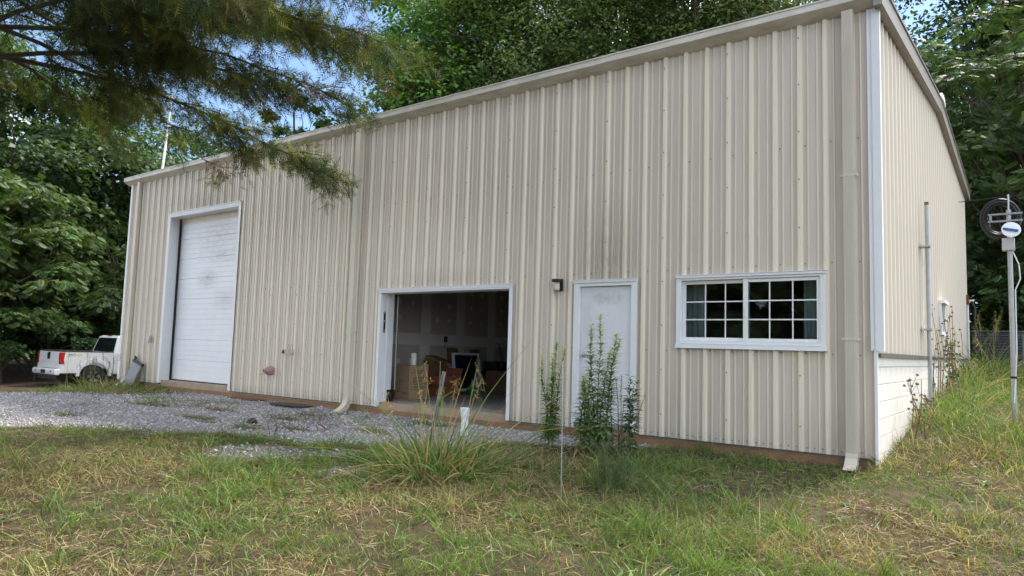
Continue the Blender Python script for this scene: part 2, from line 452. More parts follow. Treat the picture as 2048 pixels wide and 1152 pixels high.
nt.links.new(tc.outputs['Object'], n3.inputs[0])
mh = nt.nodes.new('ShaderNodeMix'); nt.links.new(sp.outputs[0], mh.inputs[0]); nt.links.new(n3.outputs[0], mh.inputs[2]); nt.links.new(n2.outputs['Distance'], mh.inputs[3])
nt.links.new(mh.outputs[0], bp.inputs['Height']); nt.links.new(bp.outputs[0], b.inputs['Normal'])
tag(link('ground', me, m_ground), kind='structure')

# ------------------------------------------------------------------ the metal building
bld = empty('metal_building', (0, 0, 0), 0, 'long beige ribbed steel workshop with white trim and three doors', 'building')
X0, X1, YB = -17.97, 0.57, 12.2
ZE = 5.345                      # top of wall under the gutter
def rake(y): return 5.40 + (y if y < 6.1 else 12.2 - y) / 12.0
PITCH = .3048
# ribbed profile over one pitch, measured from the rib centre: (offset, height)
PROF = [(-.042, 0), (-.019, .036), (.019, .036), (.042, 0), (.082, 0), (.090, .014), (.104, .014), (.112, 0), (.193, 0), (.201, .014), (.215, .014), (.223, 0)]
def profile(u0, u1, c0):
    """profile points between u0 and u1, a rib centre at c0"""
    pts = []
    k0 = int(math.floor((u0 - c0) / PITCH)) - 1; k1 = int(math.ceil((u1 - c0) / PITCH)) + 1
    allp = [(c0 + k * PITCH + o, h) for k in range(k0, k1 + 1) for (o, h) in PROF]
    def H(u):
        for (a, ha), (b_, hb) in zip(allp[:-1], allp[1:]):
            if a <= u <= b_: return ha + (hb - ha) * (u - a) / max(b_ - a, 1e-9)
        return 0
    pts = [(u0, H(u0))] + [p for p in allp if u0 + 1e-4 < p[0] < u1 - 1e-4] + [(u1, H(u1))]
    return pts, H
def panel(u0, u1, c0, holes, zb, zt, mapf):
    """one steel sheet from u0 to u1; holes = (ua, ub, za, zb); zt(u) top"""
    pts, H = profile(u0, u1, c0)
    for (ua, ub, za, zb_) in holes:
        for e_ in (ua, ub):
            if u0 < e_ < u1: pts.append((e_, H(e_)))
    pts = sorted(set(pts))
    mb = MB()
    for (a, ha), (b_, hb) in zip(pts[:-1], pts[1:]):
        mid = (a + b_) / 2
        spans = [(zb, None)]
        for (ua, ub, za, zb_) in holes:
            if ua < mid < ub:
                ns = []
                for (s0, s1) in spans:
                    if za > s0: ns.append((s0, za))
                    ns.append((zb_, s1))
                spans = ns
        for (s0, s1) in spans:
            ta, tb = (zt(a), zt(b_)) if s1 is None else (s1, s1)
            mb.quad(mapf(a, ha, s0), mapf(b_, hb, s0), mapf(b_, hb, tb), mapf(a, ha, ta))
    return mb
HOLES = [(-15.80, -12.65, -.2, 4.27), (-7.79, -4.74, -.2, 2.13), (-3.50, -2.53, -.2, 2.14), (-1.86, -.01, 1.27, 2.16)]
C0 = .03
edges = [X1 - .03] + [C0 - PITCH * (1 + 3 * k) + .035 for k in range(20) if C0 - PITCH * (1 + 3 * k) > X0 + .2] + [X0 + .01]
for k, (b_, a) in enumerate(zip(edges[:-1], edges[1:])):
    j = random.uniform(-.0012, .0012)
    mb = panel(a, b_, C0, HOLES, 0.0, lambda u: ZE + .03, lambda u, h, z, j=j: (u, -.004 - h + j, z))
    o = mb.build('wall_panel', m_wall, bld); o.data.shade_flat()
ne = 14
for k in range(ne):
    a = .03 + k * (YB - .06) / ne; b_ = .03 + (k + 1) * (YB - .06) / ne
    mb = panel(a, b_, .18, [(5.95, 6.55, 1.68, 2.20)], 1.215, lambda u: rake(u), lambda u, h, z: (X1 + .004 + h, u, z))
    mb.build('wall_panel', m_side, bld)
# far walls, not ribbed in view
MB().box((X0 - .05, .02, -.1), (X0, YB, ZE)).build('end_wall', m_side, bld)
MB().box((X0, YB - .02, -.1), (X1 - .05, YB + .03, 5.38)).build('rear_wall', m_side, bld)
mb = MB().prism([(.0, 5.3), (12.2, 5.3), (12.2, 5.36), (6.1, 5.87), (0, 5.36)], X0 - .05, X0, 'yz'); mb.build('gable', m_side, bld)
# fasteners
mb = MB()
def screw_f(x, z, h): 
    s = .0075; mb.box((x - s, -.004 - h - .007, z - s), (x + s, -.004 - h, z + s))
nr = int((X1 - X0) / PITCH) + 1
def inhole(x, z, g=.05): return any(a - g < x < b_ + g and c - g < z < d + g for a, b_, c, d in HOLES)
for k in range(-1, nr):
    xc = C0 - k * PITCH
    for z in (.05, 1.18, 2.29, 3.78):
        for dx in ((.06, ) if z > .1 else (.06, .15, -.06)):
            if X0 + .1 < xc + dx < X1 - .1 and not inhole(xc + dx, z): screw_f(xc + dx + random.uniform(-.004, .004), z + random.uniform(-.006, .006), 0)
    if k % 3 == 1 and xc > X0 + .2:
        z = .3
        while z < 5.2:
            if not inhole(xc, z): screw_f(xc - .004, z, .036)
            z += .61
for k in range(40):
    y = .18 + k * PITCH
    if y < YB - .1:
        for z in (1.27, 2.4, 3.7, 4.9):
            s = .007; mb.box((X1 + .004, y + .06 - s, z - s), (X1 + .011, y + .06 + s, z + s))
tag(mb.build('fasteners', m_screw, bld), kind='stuff')
# base: slab edge, footing
MB().box((X0 + .03, .012, -.45), (X1 - .06, .32, .083)).build('slab_edge', m_slab, bld)
MB().box((X0 + .01, -.012, -.5), (X1 - .04, .008, -.045)).build('footing', m_clay, bld)
for (a, b_) in ((X0 + .01, -15.83), (-12.62, -7.80), (-4.73, -3.52), (-2.51, X1 - .03)): MB().box((a, -.034, -.012), (b_, .004, .0)).build('base_angle', m_ledge, bld)
# gutter
gp = [(-.002, ZE - .012), (-.05, ZE + .005), (-.16, ZE + .075), (-.175, ZE + .085), (-.175, ZE + .165), (-.185, ZE + .17), (-.185, ZE + .19), (-.165, ZE + .19), (-.165, ZE + .10), (-.15, ZE + .09), (-.002, ZE + .01)]
seg = [X0 - .25, -12.0, -6.0, X1 + .12]
for a, b_ in zip(seg[:-1], seg[1:]):
    MB().prism(gp, a + .003, b_, 'yz').build('gutter', m_gutter, bld)
# roof
rt = MB().prism([(-.14, ZE + .14), (6.1, 5.98), (6.1, 6.02), (-.14, ZE + .18)], X0 - .1, X1 + .06, 'yz'); rt.build('roof_panel', m_gutter, bld)
rt = MB().prism([(6.1, 5.98), (12.4, 5.44), (12.4, 5.48), (6.1, 6.02)], X0 - .1, X1 + .06, 'yz'); rt.build('roof_panel', m_gutter, bld)
MB().prism([(5.78, 6.0), (6.1, 6.035), (6.42, 6.0), (6.42, 6.04), (6.32, 6.13), (6.1, 6.16), (5.88, 6.13), (5.78, 6.04)], X0 - .1, X1 + .17, 'yz').build('ridge_cap', m_white, bld, bevel=.01)
# rake trim
for (ya, yb) in ((-.19, 3.05), (3.055, 6.1), (6.105, 9.2), (9.205, 12.42)):
    za, zb = rake(max(ya, -.19)), rake(yb)
    mb = MB()
    for (x0, x1, d0, d1) in ((X1 + .0385, X1 + .135, -.085, .13), (X1 + .0385, X1 + .155, .131, .155)):
        vs = [(x0, ya, za + d0), (x1, ya, za + d0), (x1, ya, za + d1), (x0, ya, za + d1), (x0, yb, zb + d0), (x1, yb, zb + d0), (x1, yb, zb + d1), (x0, yb, zb + d1)]
        mb.add(vs, [(0, 1, 2, 3), (7, 6, 5, 4), (0, 4, 5, 1), (1, 5, 6, 2), (2, 6, 7, 3), (3, 7, 4, 0)])
    mb.build('rake_trim', m_rake, bld)
# white corner trim
mb = MB().box((X1 - .06, -.05, 1.235), (X1 - .035, -.005, ZE - .01)).box((X1 - .035, -.038, 1.235), (X1 - .012, -.004, ZE - .01)).box((X1 - .012, -.052, 1.235), (X1 + .078, .028, ZE - .01))
mb.build('corner_trim', m_white, bld)
MB().box((X1 - .028, -.045, -.07), (X1 + .004, .02, 1.232)).build('lower_corner_trim', m_white, bld)
MB().box((X0 - .055, -.05, 0), (X0 + .04, -.004, ZE)).build('corner_trim', m_white, bld)
# foundation blocks on the end wall
fw = MB().box((.30, .03, -.4), (X1 - .028, YB, 1.16)).build('foundation_wall', m_mortar, bld)
blk = MB().box((0, 0, 0), (.02, .3985, .197)).mesh('block', bevel=.004); blk.materials.append(m_block)
for c in range(7):
    z = -.17 + c * .2032 - .0
    hgt = 1.0
    for k in range(32):
        y = .035 + k * .40 - (.2 if c % 2 else 0)
        if z + .2 < -.05 + .09 * max(y, 0) - .3: continue
        if y < 0 or y + .4 > YB: 
            continue
        o = link('block', blk, None, fw, (X1 - .030, y, z))
    if c % 2:
        o = link('block', blk, None, fw, (X1 - .030, .035, z)); o.scale = (1, .49, 1)
MB().box((X1 - .04, .03, 1.165), (X1 + .03, YB, 1.205)).build('base_flashing', m_ledge, bld)

# ---- downspouts
def downspout(x, w, d, ribs, ztop, kick, zend=.10, lean=0):
    mb = MB()
    y0 = -.040
    mb.box((x, y0 - d, zend), (x + w, y0, ztop))
    n = ribs
    for k in range(n):
        a = x + .008 + k * (w - .016) / n
        mb.box((a, y0 - d - .004, zend), (a + (w - .016) / n * .55, y0 - d + .001, ztop - .01))
    o = mb.build('downspout', m_cream, bld)
    # elbow: square pipe bending out
    e = MB(); path = [(0, 0), (-.02, -.07), (-.09, -.15), (-.09 - kick, -.15 - kick * .55)]
    hw = d / 2 + .004
    for i in range(len(path) - 1):
        (ya, za), (yb, zb) = path[i], path[i + 1]
        t = Vector((0, yb - ya, zb - za)).normalized(); nn = Vector((0, -t.z, t.y))
        pa = Vector((x - .003, y0 - d / 2 + ya, zend + za + .01)); pb = Vector((x - .003, y0 - d / 2 + yb, zend + zb + .01))
        W = Vector((w + .006, 0, 0)); q = nn * hw; th = nn * .004
        vs = [pa - q, pa - q + W, pa + q + W, pa + q, pb - q, pb - q + W, pb + q + W, pb + q]
        e.add(vs, [(0, 4, 5, 1), (1, 5, 6, 2), (2, 6, 7, 3), (3, 7, 4, 0)])
        if i < len(path) - 2:
            for s in (.3, .6, .9):
                p = pa.lerp(pb, s); e.add([p - q * 1.05, p - q * 1.05 + W, p + q * 1.05 + W, p + q * 1.05, p - q * 1.05 + t * .006, p - q * 1.05 + W + t * .006, p + q * 1.05 + W + t * .006, p + q * 1.05 + t * .006], [(0, 4, 5, 1), (1, 5, 6, 2), (2, 6, 7, 3), (3, 7, 4, 0)])
    e.build('elbow', m_cream, o)
    for z in (1.35, 3.3):
        b2 = MB()
        b2.box((x - .03, y0 - d - .0065, z), (x + w + .03, y0 - d - .0045, z + .03)).box((x - .03, y0 - d - .006, z + .002), (x - .027, y0 + .01, z + .028)).box((x + w + .027, y0 - d - .006, z + .002), (x + w + .03, y0 + .01, z + .028))
        b2.build('strap', m_cream, o)
downspout(.245, .125, .085, 6, ZE + .01, .10, .03)
downspout(-8.60, .13, .09, 0, ZE + .01, .16, .05)
downspout(-17.52, .12, .09, 0, ZE + .01, .14, .05)

# ---- interior rooms (seen through the open garage door and the window)
MB().box((-9.35, .33, 0), (-4.0, 9.0, .085)).build('floor', m_floor, bld)
MB().box((-3.9, .33, 0), (.28, 5.0, .085)).build('floor', m_floor, bld)
MB().box((-9.45, .3, .085), (-9.30, 9.0, 3.1)).build('partition', m_dry, bld)
MB().box((-4.05, .3, .085), (-3.90, 9.0, 3.1)).build('partition', m_dry, bld)
MB().box((-9.35, 8.9, .085), (.3, 9.0, 3.1)).build('partition', m_dry, bld)
MB().box((-9.40, .3, 3.1), (.3, 9.0, 3.2)).build('ceiling', m_dry, bld)
MB().box((-3.9, 4.9, .085), (.2, 5.0, 3.1)).build('partition', m_dry, bld)
MB().box((.20, .2, .085), (.28, 5.0, 3.1)).build('partition', m_dry, bld)
# liner added behind the front sheets to stop light leaking in
mb = MB()
for (a, b_, z0, z1) in ((-9.4, -7.80, .09, 3.1), (-7.80, -4.73, 2.17, 3.1), (-4.73, -3.52, .09, 3.1), (-3.52, -2.52, 2.2, 3.1), (-2.52, -1.87, .09, 3.1), (-1.87, 0, 2.17, 3.1), (-1.87, 0, .09, 1.26), (0, .3, .09, 3.1)):
    mb.box((a + .001, .13, z0), (b_ - .001, .20, z1))
mb.build('light_block_liner', m_dry, bld)
# joint compound on the garage partition: taped seams and screw dabs, each a thin skim coat
mb = MB()
X = -9.2985
def skim(y0, y1, z0, z1):
    n = 9; vs = []; 
    ym, zm = (y0 + y1) / 2, (z0 + z1) / 2
    for k in range(24):
        w = 2 * math.pi * k / 24; c, s = math.cos(w), math.sin(w)
        sx = math.copysign(abs(c) ** .25, c); sz = math.copysign(abs(s) ** .25, s)
        vs.append((X, ym + sx * (y1 - y0) / 2 * random.uniform(.9, 1.06), zm + sz * (z1 - z0) / 2 * random.uniform(.9, 1.06)))
    mb.add(vs, [tuple(range(24))])
for k, y in enumerate((1.55, 2.78, 4.0, 5.22, 6.44)): 
    X = -9.2985 + .0003 * k
    skim(y - .16, y + .16, .1, 3.05)
X = -9.2965; skim(.4, 8.8, 1.16, 1.42)
X = -9.2950
for y in np.arange(.7, 8.6, .41):
    for z in (.45, .8, 1.75, 2.1, 2.45):
        if random.random() < .75:
            X += .0000; r = random.uniform(.03, .07); skim(y - r, y + r, z - r, z + r)
mb.build('joint_compound', m_mud, bld)

# ---- tall sectional door
rd = MB()
for (x, s) in ((-15.80, 1), (-12.65, -1)):
    rd.box((min(x, x - s * .06), -.046, .0), (max(x, x - s * .06), -.036, 4.33)) ; rd.box((min(x, x + s * .03), -.044, .02), (max(x, x + s * .03), .24, 4.27))
rd.box((-15.862, -.052, 4.272), (-12.588, -.036, 4.345)).box((-15.862, -.07, 4.338), (-12.588, -.03, 4.352)).box((-15.768, -.044, 4.235), (-12.682, .24, 4.27))
rdo = rd.build('roll_up_door', m_white, bld)
MB().box((-15.77, .2405, 4.10), (-12.68, .262, 4.235)).build('header', m_cream, rdo)
MB().box((-15.768, .21, .09), (-15.735, .2385, 4.234)).build('seal', m_black, rdo)
sh = .5125; H0 = .10
prof = []
for k in range(4):
    z0 = k * sh / 4
    prof += [(.0, z0 + .004), (.0, z0 + sh / 4 - .022), (.006, z0 + sh / 4 - .016), (.006, z0 + sh / 4 - .008), (0, z0 + sh / 4 - .003)]
prof[-1] = (.006, sh - .004)
prof = [(.012, .0)] + prof + [(.012, sh - .001)]
sm = MB()
for (ya, za), (yb, zb) in zip(prof[:-1], prof[1:]):
    sm.quad((-15.733, .255 + ya, za), (-12.684, .255 + ya, za), (-12.684, .255 + yb, zb), (-15.733, .255 + yb, zb))
sm.box((-15.733, .268, 0), (-12.684, .29, sh - .001))
sme = sm.mesh('door_section', recalc=False)
for k in range(8):
    m2 = sme.copy(); 
    for v in m2.vertices: v.co.z += H0 + k * sh
    link('door_section', m2, m_rollup, rdo)
MB().box((-15.733, .245, .085), (-12.684, .2535, .115)).build('bottom_seal', m_black, rdo)

# ---- open garage doorway
gd = MB()
gd.box((-7.83, -.048, .0), (-7.7905, -.037, 2.1315)).box((-4.7395, -.048, 0), (-4.70, -.037, 2.1315))
gd.box((-7.842, -.056, 2.132), (-4.69, -.037, 2.176)).box((-7.845, -.066, 2.1765), (-4.687, -.03, 2.184))
gd.box((-7.79, -.047, .0), (-7.765, .30, 2.131)).box((-4.765, -.047, 0), (-4.74, .30, 2.131)).box((-7.764, -.045, 2.10), (-4.766, .30, 2.131))
gdo = gd.build('garage_doorway', m_white, bld)
MB().box((-7.764, .13, .086), (-7.745, .16, 2.099)).build('stop_strip', m_white, gdo)
kp = MB().box((-7.764, .02, 1.36), (-7.748, .085, 1.76)).build('keypad', m_galv, gdo, bevel=.006)
MB().box((-7.7478, .035, 1.42), (-7.7465, .07, 1.56)).box((-7.7478, .035, 1.60), (-7.7465, .07, 1.72)).build('button', m_dark, kp)
MB().box((-7.764, .2, .086), (-7.70, .30, .30)).build('track_foot', m_black, gdo)
MB().tube([(-7.70, .34, .3), (-7.70, .34, 2.05), (-7.70, .5, 2.28), (-7.70, .8, 2.36), (-7.70, 3.2, 2.38)], .02, 6).build('door_track', m_galv, gdo)
MB().tube([(-4.83, .34, .3), (-4.83, .34, 2.05), (-4.83, .5, 2.28), (-4.83, .8, 2.36), (-4.83, 3.2, 2.38)], .02, 6).build('door_track', m_galv, gdo)
for k in range(4): MB().box((-7.67, .78 + k * .55, 2.40), (-4.86, 1.32 + k * .55, 2.44)).build('raised_door_section', m_rollup, gdo)
MB().box((-6.29, .35, 2.30), (-6.24, 4.2, 2.35)).box((-6.33, 1.2, 2.22), (-6.20, 1.5, 2.29)).build('opener_rail', m_dark, gdo)

# ---- walk-in door
wd = MB()
wd.box((-3.54, -.048, 0.0), (-3.50, -.037, 2.145)).box((-2.53, -.048, 0.0), (-2.49, -.037, 2.145))
wd.box((-3.555, -.058, 2.146), (-2.482, -.037, 2.183)).box((-3.56, -.066, 2.1835), (-2.477, -.03, 2.191))
wd.box((-3.50, -.046, .086), (-3.45, .11, 2.139)).box((-2.58, -.046, .086), (-2.53, .11, 2.139)).box((-3.449, -.044, 2.095), (-2.581, .11, 2.139))
wdo = wd.build('walk_door', m_white, bld)
sl = MB().box((-3.445, .012, .095), (-2.585, .055, 2.088)).build('door_slab', m_door, wdo, bevel=.003)
MB().box((-3.5, -.02, .04), (-2.53, .12, .0855)).build('threshold', m_galv, wdo)
hb = MB().lathe([(0, .012), (.028, .012), (.036, .006), (.036, 0)], 20, (-3.375, 0, 1.08), Matrix(((1, 0, 0), (0, 0, -1), (0, 1, 0))))
hb.tube([(-3.375, .0, 1.08), (-3.375, -.05, 1.08)], .013, 10).tube([(-3.375, -.05, 1.08), (-3.33, -.054, 1.078), (-3.26, -.05, 1.074)], [.011, .010, .007], 8)
hb.box((-3.452, .004, 1.02), (-3.446, .012, 1.14))
hb.build('lever_handle', m_chrome, wdo, smooth=True)
for z in (1.86, 1.05, .3): MB().tube([(-2.583, .004, z - .055), (-2.583, .004, z + .055)], .009, 8).box((-2.60, .0085, z - .05), (-2.585, .0115, z + .05)).build('hinge', m_galv, wdo)

# ---- sliding window
wn_ = MB()
wn_.box((-1.895, -.05, 1.272), (-1.86, -.037, 2.157)).box((-.01, -.05, 1.272), (.022, -.037, 2.157))
wn_.box((-1.90, -.062, 2.158), (.028, -.037, 2.193)).box((-1.905, -.07, 2.1935), (.033, -.03, 2.200))
wn_.box((-1.90, -.066, 1.222), (.040, -.037, 1.2715)).box((-1.905, -.074, 1.214), (.045, -.03, 1.2215))
wn_.box((-1.86, -.046, 1.275), (-1.83, .06, 2.157)).box((-.04, -.046, 1.275), (-.01, .06, 2.157)).box((-1.829, -.044, 2.127), (-.041, .06, 2.157)).box((-1.829, -.044, 1.275), (-.041, .06, 1.312))
wno = wn_.build('sliding_window', m_white, bld, bevel=.002)
def sash(x0, x1, z0, z1, y, fw, nm):
    s = MB().box((x0, y - .014, z0), (x0 + fw, y + .014, z1)).box((x1 - fw, y - .014, z0), (x1, y + .014, z1)).box((x0 + fw, y - .0135, z0), (x1 - fw, y + .0135, z0 + fw)).box((x0 + fw, y - .0135, z1 - fw), (x1 - fw, y + .0135, z1))
    so = s.build('sash', m_vinyl, wno, bevel=.002)
    MB().box((x0 + fw, y - .002, z0 + fw), (x1 - fw, y + .002, z1 - fw)).build('pane', m_glass, so)
    w = (x1 - x0 - 2 * fw); h = (z1 - z0 - 2 * fw)
    for k in (1, 2):
        a = x0 + fw + w * k / 3; MB().box((a - .008, y - .006, z0 + fw), (a + .008, y - .003, z1 - fw)).build('muntin', m_vinyl, so)
        c = z0 + fw + h * k / 3; MB().box((x0 + fw, y - .0085, c - .008), (x1 - fw, y - .0062, c + .008)).build('muntin', m_vinyl, so)
sash(-1.826, -.915, 1.315, 2.123, .028, .046, 'l')
sash(-.975, -.044, 1.315, 2.123, -.008, .042, 'r')
MB().box((-.982, -.034, 1.313), (-.918, -.0225, 2.126)).build('meeting_stile', m_vinyl, wno, bevel=.003)
MB().box((-.957, -.046, 1.62), (-.94, -.0345, 1.76)).build('sash_latch', m_vinyl, wno)
# small window in the end wall
ew = MB().box((X1 + .02, 5.90, 1.62), (X1 + .075, 5.96, 2.26)).box((X1 + .02, 6.54, 1.62), (X1 + .075, 6.60, 2.26)).box((X1 + .0, 5.88, 2.2), (X1 + .13, 6.62, 2.262)).box((X1 + .02, 5.96, 1.62), (X1 + .07, 6.54, 1.68))
ewo = ew.build('end_window', m_white, bld)
MB().box((X1 + .0, 5.96, 1.68), (X1 + .012, 6.54, 2.20)).build('pane', m_glass, ewo)

# curtains behind the window
m_curt = mat('pale_curtain', (.72, .75, .70), .9, vary=.1, scale=5)
def curtain(x0, x1, label):
    mb = MB(); n = 60; z0, z1 = 1.02, 2.22
    for k in range(n):
        a0 = x0 + (x1 - x0) * k / n; a1 = x0 + (x1 - x0) * (k + 1) / n
        w = lambda a: .30 + .022 * math.sin((a - x0) * 75) + .01 * math.sin((a - x0) * 31 + 1)
        mb.quad((a0, w(a0), z0), (a1, w(a1), z0), (a1, w(a1), z1), (a0, w(a0), z1))
    o = mb.build('curtain', m_curt, None, smooth=True)
    tag(o, label, 'curtain')
curtain(-2.02, -1.60, 'pale curtain hanging behind the sliding sash beside the walk-in door')
curtain(-.32, .08, 'pale curtain hanging behind the fixed window half by the corner')


# ------------------------------------------------------------------ text helper
def text_mesh(s, size, name, depth=0.0):
    cu = bpy.data.curves.new(name, 'FONT'); cu.body = s; cu.size = size; cu.align_x = 'CENTER'; cu.align_y = 'CENTER'; cu.extrude = depth
    o = bpy.data.objects.new(name, cu); C.objects.link(o)
    dg = bpy.context.evaluated_depsgraph_get()
    me = bpy.data.meshes.new_from_object(o.evaluated_get(dg))
    bpy.data.objects.remove(o); bpy.data.curves.remove(cu)
    return me

# ------------------------------------------------------------------ things on the wall
t = empty('wall_lamp', (-3.80, -.038, 1.95), 0, 'black box wall lamp with pale lens beside the walk-in door', 'lamp')
MB().box((-.06, -.022, .085), (.06, .0, .27)).build('back_plate', m_black, t, bevel=.003)
MB().box((-.058, -.145, .215), (.058, -.0225, .262)).build('cap', m_black, t, bevel=.003)
MB().lathe([(.0, .09), (.038, .09), (.042, .10), (.042, .214), (0, .214)], 20, (0, -.085, 0)).build('lens', mat('cream_lens', (.62, .55, .42), .3), t, smooth=True)

t = empty('outlet_box', (-16.44, -.04, 1.06), 0, 'grey weatherproof outlet box with hinged cover left of the tall door', 'outlet')
MB().box((-.06, -.05, 0), (.06, 0, .13)).build('box', m_galv, t, bevel=.006)
MB().box((.062, -.075, -.02), (.135, -.02, .125)).build('cover', mat('pale_grey_plastic', (.55, .55, .53), .5), t, bevel=.01)
MB().tube([(.10, -.05, -.02), (.10, -.05, -.07)], .012, 8).build('plug', m_galv, t)

m_pink = mat('pink_clay', (.42, .23, .24), .6, vary=.15, scale=12)
m_pinkp = mat('pale_pink_clay', (.62, .47, .43), .6, vary=.15, scale=12)
ax = Matrix(((1, 0, 0), (0, 0, -1), (0, 1, 0)))
t = empty('bird_bottle', (-11.03, -.04, .52), 0, 'pink clay bird bottle with a twig perch fixed low on the wall', 'bird house')
MB().lathe([(.085, .0), (.098, .03), (.096, .07), (.082, .12), (.060, .15), (.036, .165), (.034, .20), (.040, .205), (.026, .205), (.024, .16)], 24, (0, 0, 0), ax).build('pot', m_pink, t, smooth=True)
MB().lathe([(.0, .168), (.0245, .168)], 16, (0, 0, 0), ax).build('opening', m_black, t)  # black disc paints the shade inside the neck
MB().tube([(-.01, -.12, -.055), (-.04, -.23, -.07), (-.06, -.27, -.085)], [.005, .005, .003], 6).build('perch', m_twig, t)

t = empty('bird_shelter', (-10.42, -.04, .90), 0, 'pale pink scalloped clay bird shelter with a dark half round opening', 'bird house')
mb = MB(); n = 14
for k in range(n):
    w0, w1 = math.pi * k / n, math.pi * (k + 1) / n
    for (rr) in ((.062, ),):
        q = lambda w, y, s: ((.066 + .004 * math.cos(w * 14)) * s * math.cos(w) , y, .0 + .085 * s * math.sin(w))
        mb.quad(q(w0, -.0, 1.15), q(w1, -.0, 1.15), q(w1, -.19, 1), q(w0, -.19, 1)); mb.quad(q(w0, -.19, 1), q(w1, -.19, 1), q(w1, -.19, .86), q(w0, -.19, .86)); mb.quad(q(w0, -.19, .86), q(w1, -.19, .86), q(w1, 0, .98), q(w0, 0, .98))
mb.build('shell', m_pinkp, t)
MB().box((-.085, -.20, -.012), (.085, 0, -.001)).build('tray', m_pinkp, t, bevel=.004)
MB().prism([(.055 * math.cos(math.pi * k / 12), .07 * math.sin(math.pi * k / 12)) for k in range(13)], -.176, -.17, 'xz').build('opening', m_black, t)  # black plate stands for the shade in the hollow
for dx in (-.06, .06): MB().tube([(dx, -.12, .04), (dx * .8, -.04, .13), (dx * .8, -.036, .20)], .003, 5).build('hanger', m_dark, t)

# ------------------------------------------------------------------ things on the ground near the wall
def G(x, y): return float(gz(x, y))
t = empty('leaning_slab', (-16.93, -.30, G(-16.93, -.3)), 0, 'grey flat panel with dark top edge leaning on the wall', 'panel')
rt = Matrix.Rotation(R(-17), 3, 'X') @ Matrix.Rotation(R(12), 3, 'Y')
MB().box((-.26, -.02, -.05), (.26, .02, .66), rt, (0, 0, 0)).build('board', mat('weathered_grey', (.27, .28, .29), .7, vary=.2, scale=5), t, bevel=.004)
MB().box((-.29, -.035, .6605), (.30, .03, .73), rt, (0, 0, 0)).build('top_rail', m_black, t, bevel=.01)
MB().tube([tuple(rt @ Vector((-.22, 0, .72))), tuple(rt @ Vector((-.27, -.02, .80))), tuple(rt @ Vector((-.15, -.03, .78)))], .025, 8).build('handle', m_black, t)
def flat_mat(name, x, y, rx, ry, square, m, label, rz=0):
    mb = MB(); n = 40; vs = []
    for k in range(n):
        w = 2 * math.pi * k / n; p = .35 if square else 1
        c, s = math.cos(w), math.sin(w)
        vs.append((math.copysign(abs(c) ** p, c) * rx * random.uniform(.97, 1.03), math.copysign(abs(s) ** p, s) * ry * random.uniform(.97, 1.03)))
    cz = [G(x + a * math.cos(rz) - b_ * math.sin(rz), y + a * math.sin(rz) + b_ * math.cos(rz)) for a, b_ in vs]
    z0 = max(cz) + .004; tt = .022
    V = [(a, b_, 0) for a, b_ in vs] + [(a, b_, tt) for a, b_ in vs] + [(a * .9, b_ * .9, tt + .004) for a, b_ in vs] + [(0, 0, tt + .004)]
    F = [tuple(range(n - 1, -1, -1))]
    for r in (0, 1): F += [(r * n + k, r * n + (k + 1) % n, (r + 1) * n + (k + 1) % n, (r + 1) * n + k) for k in range(n)]
    F += [(2 * n + k, 2 * n + (k + 1) % n, 3 * n) for k in range(n)]
    o = MB().add(V, F).build(name, m, None); o.location = (x, y, z0); o.rotation_euler = (0, 0, rz)
    tag(o, label, 'mat')
flat_mat('door_mat', -10.05, -.24, .62, .20, False, mat('black_rubber', (.035, .037, .042), .7, vary=.3, scale=15, bump=.3), 'black oval rubber mat lying on the gravel by the wall', .05)
flat_mat('door_mat', -11.75, -.16, .55, .15, True, mat('rust_red_mat', (.16, .065, .04), .9, vary=.3, scale=15, bump=.4), 'small rust brown rectangular mat on gravel beside the tall door', 0)
mb = MB()
for k in range(5): 
    a = k * 1.25; mb.tube([(0, 0, .0), (math.cos(a) * .05, math.sin(a) * .04, .05), (math.cos(a) * .11, math.sin(a) * .07, .01)], [.05, .045, .02], 7)
o = mb.build('rubber_scrap', m_black, None, smooth=True); o.location = (-8.32, -2.23, G(-8.32, -2.23)); tag(o, 'crumpled black scrap lying on the open gravel', 'scrap')

# pvc clean-out pipe, slotted post, thin rod
pz = G(-4.80, -1.0)
t = empty('cleanout_pipe', (-4.80, -1.0, pz), 0, 'white plastic clean-out pipe standing up behind the grass clump', 'pipe')
m_pvc = mat('white_pvc', (.80, .80, .78), .35, vary=.05)
MB().tube([(0, 0, -.1), (0, 0, .30)], .055, 20).build('pipe', m_pvc, t, smooth=False)
MB().lathe([(.0555, .285), (.0655, .285), (.067, .295), (.067, .405), (.062, .41), (.05, .41), (.05, .36), (0, .36)], 20).build('coupling', m_pvc, t)
def along(a, b_, w, d):
    """a flat U-channel from a to b"""
    a = Vector(a); b_ = Vector(b_); tt = (b_ - a).normalized(); sx = tt.cross(Vector((0, -1, 0))).normalized(); sy = sx.cross(tt)
    mb = MB()
    for (u0, u1, v0, v1) in ((-w / 2, w / 2, 0, .004), (-w / 2, -w / 2 + .004, .004, d), (w / 2 - .004, w / 2, .004, d)):
        vs = [a + sx * u + sy * v for (u, v) in ((u0, v0), (u1, v0), (u1, v1), (u0, v1))] + [b_ + sx * u + sy * v for (u, v) in ((u0, v0), (u1, v0), (u1, v1), (u0, v1))]
        mb.add(vs, [(3, 2, 1, 0), (4, 5, 6, 7), (0, 1, 5, 4), (1, 2, 6, 5), (2, 3, 7, 6), (3, 0, 4, 7)])
    return mb
bx_, by_ = -4.35, -2.25; bz_ = G(bx_, by_)
t = along((0, 0, -.15), (.215, .04, 1.02), .045, .025).build('leaning_post', m_galv, None); t.location = (bx_, by_, bz_)
tag(t, 'leaning galvanised channel post rising out of the tall grass clump', 'post')
sx_, sy_ = -1.30, -3.78
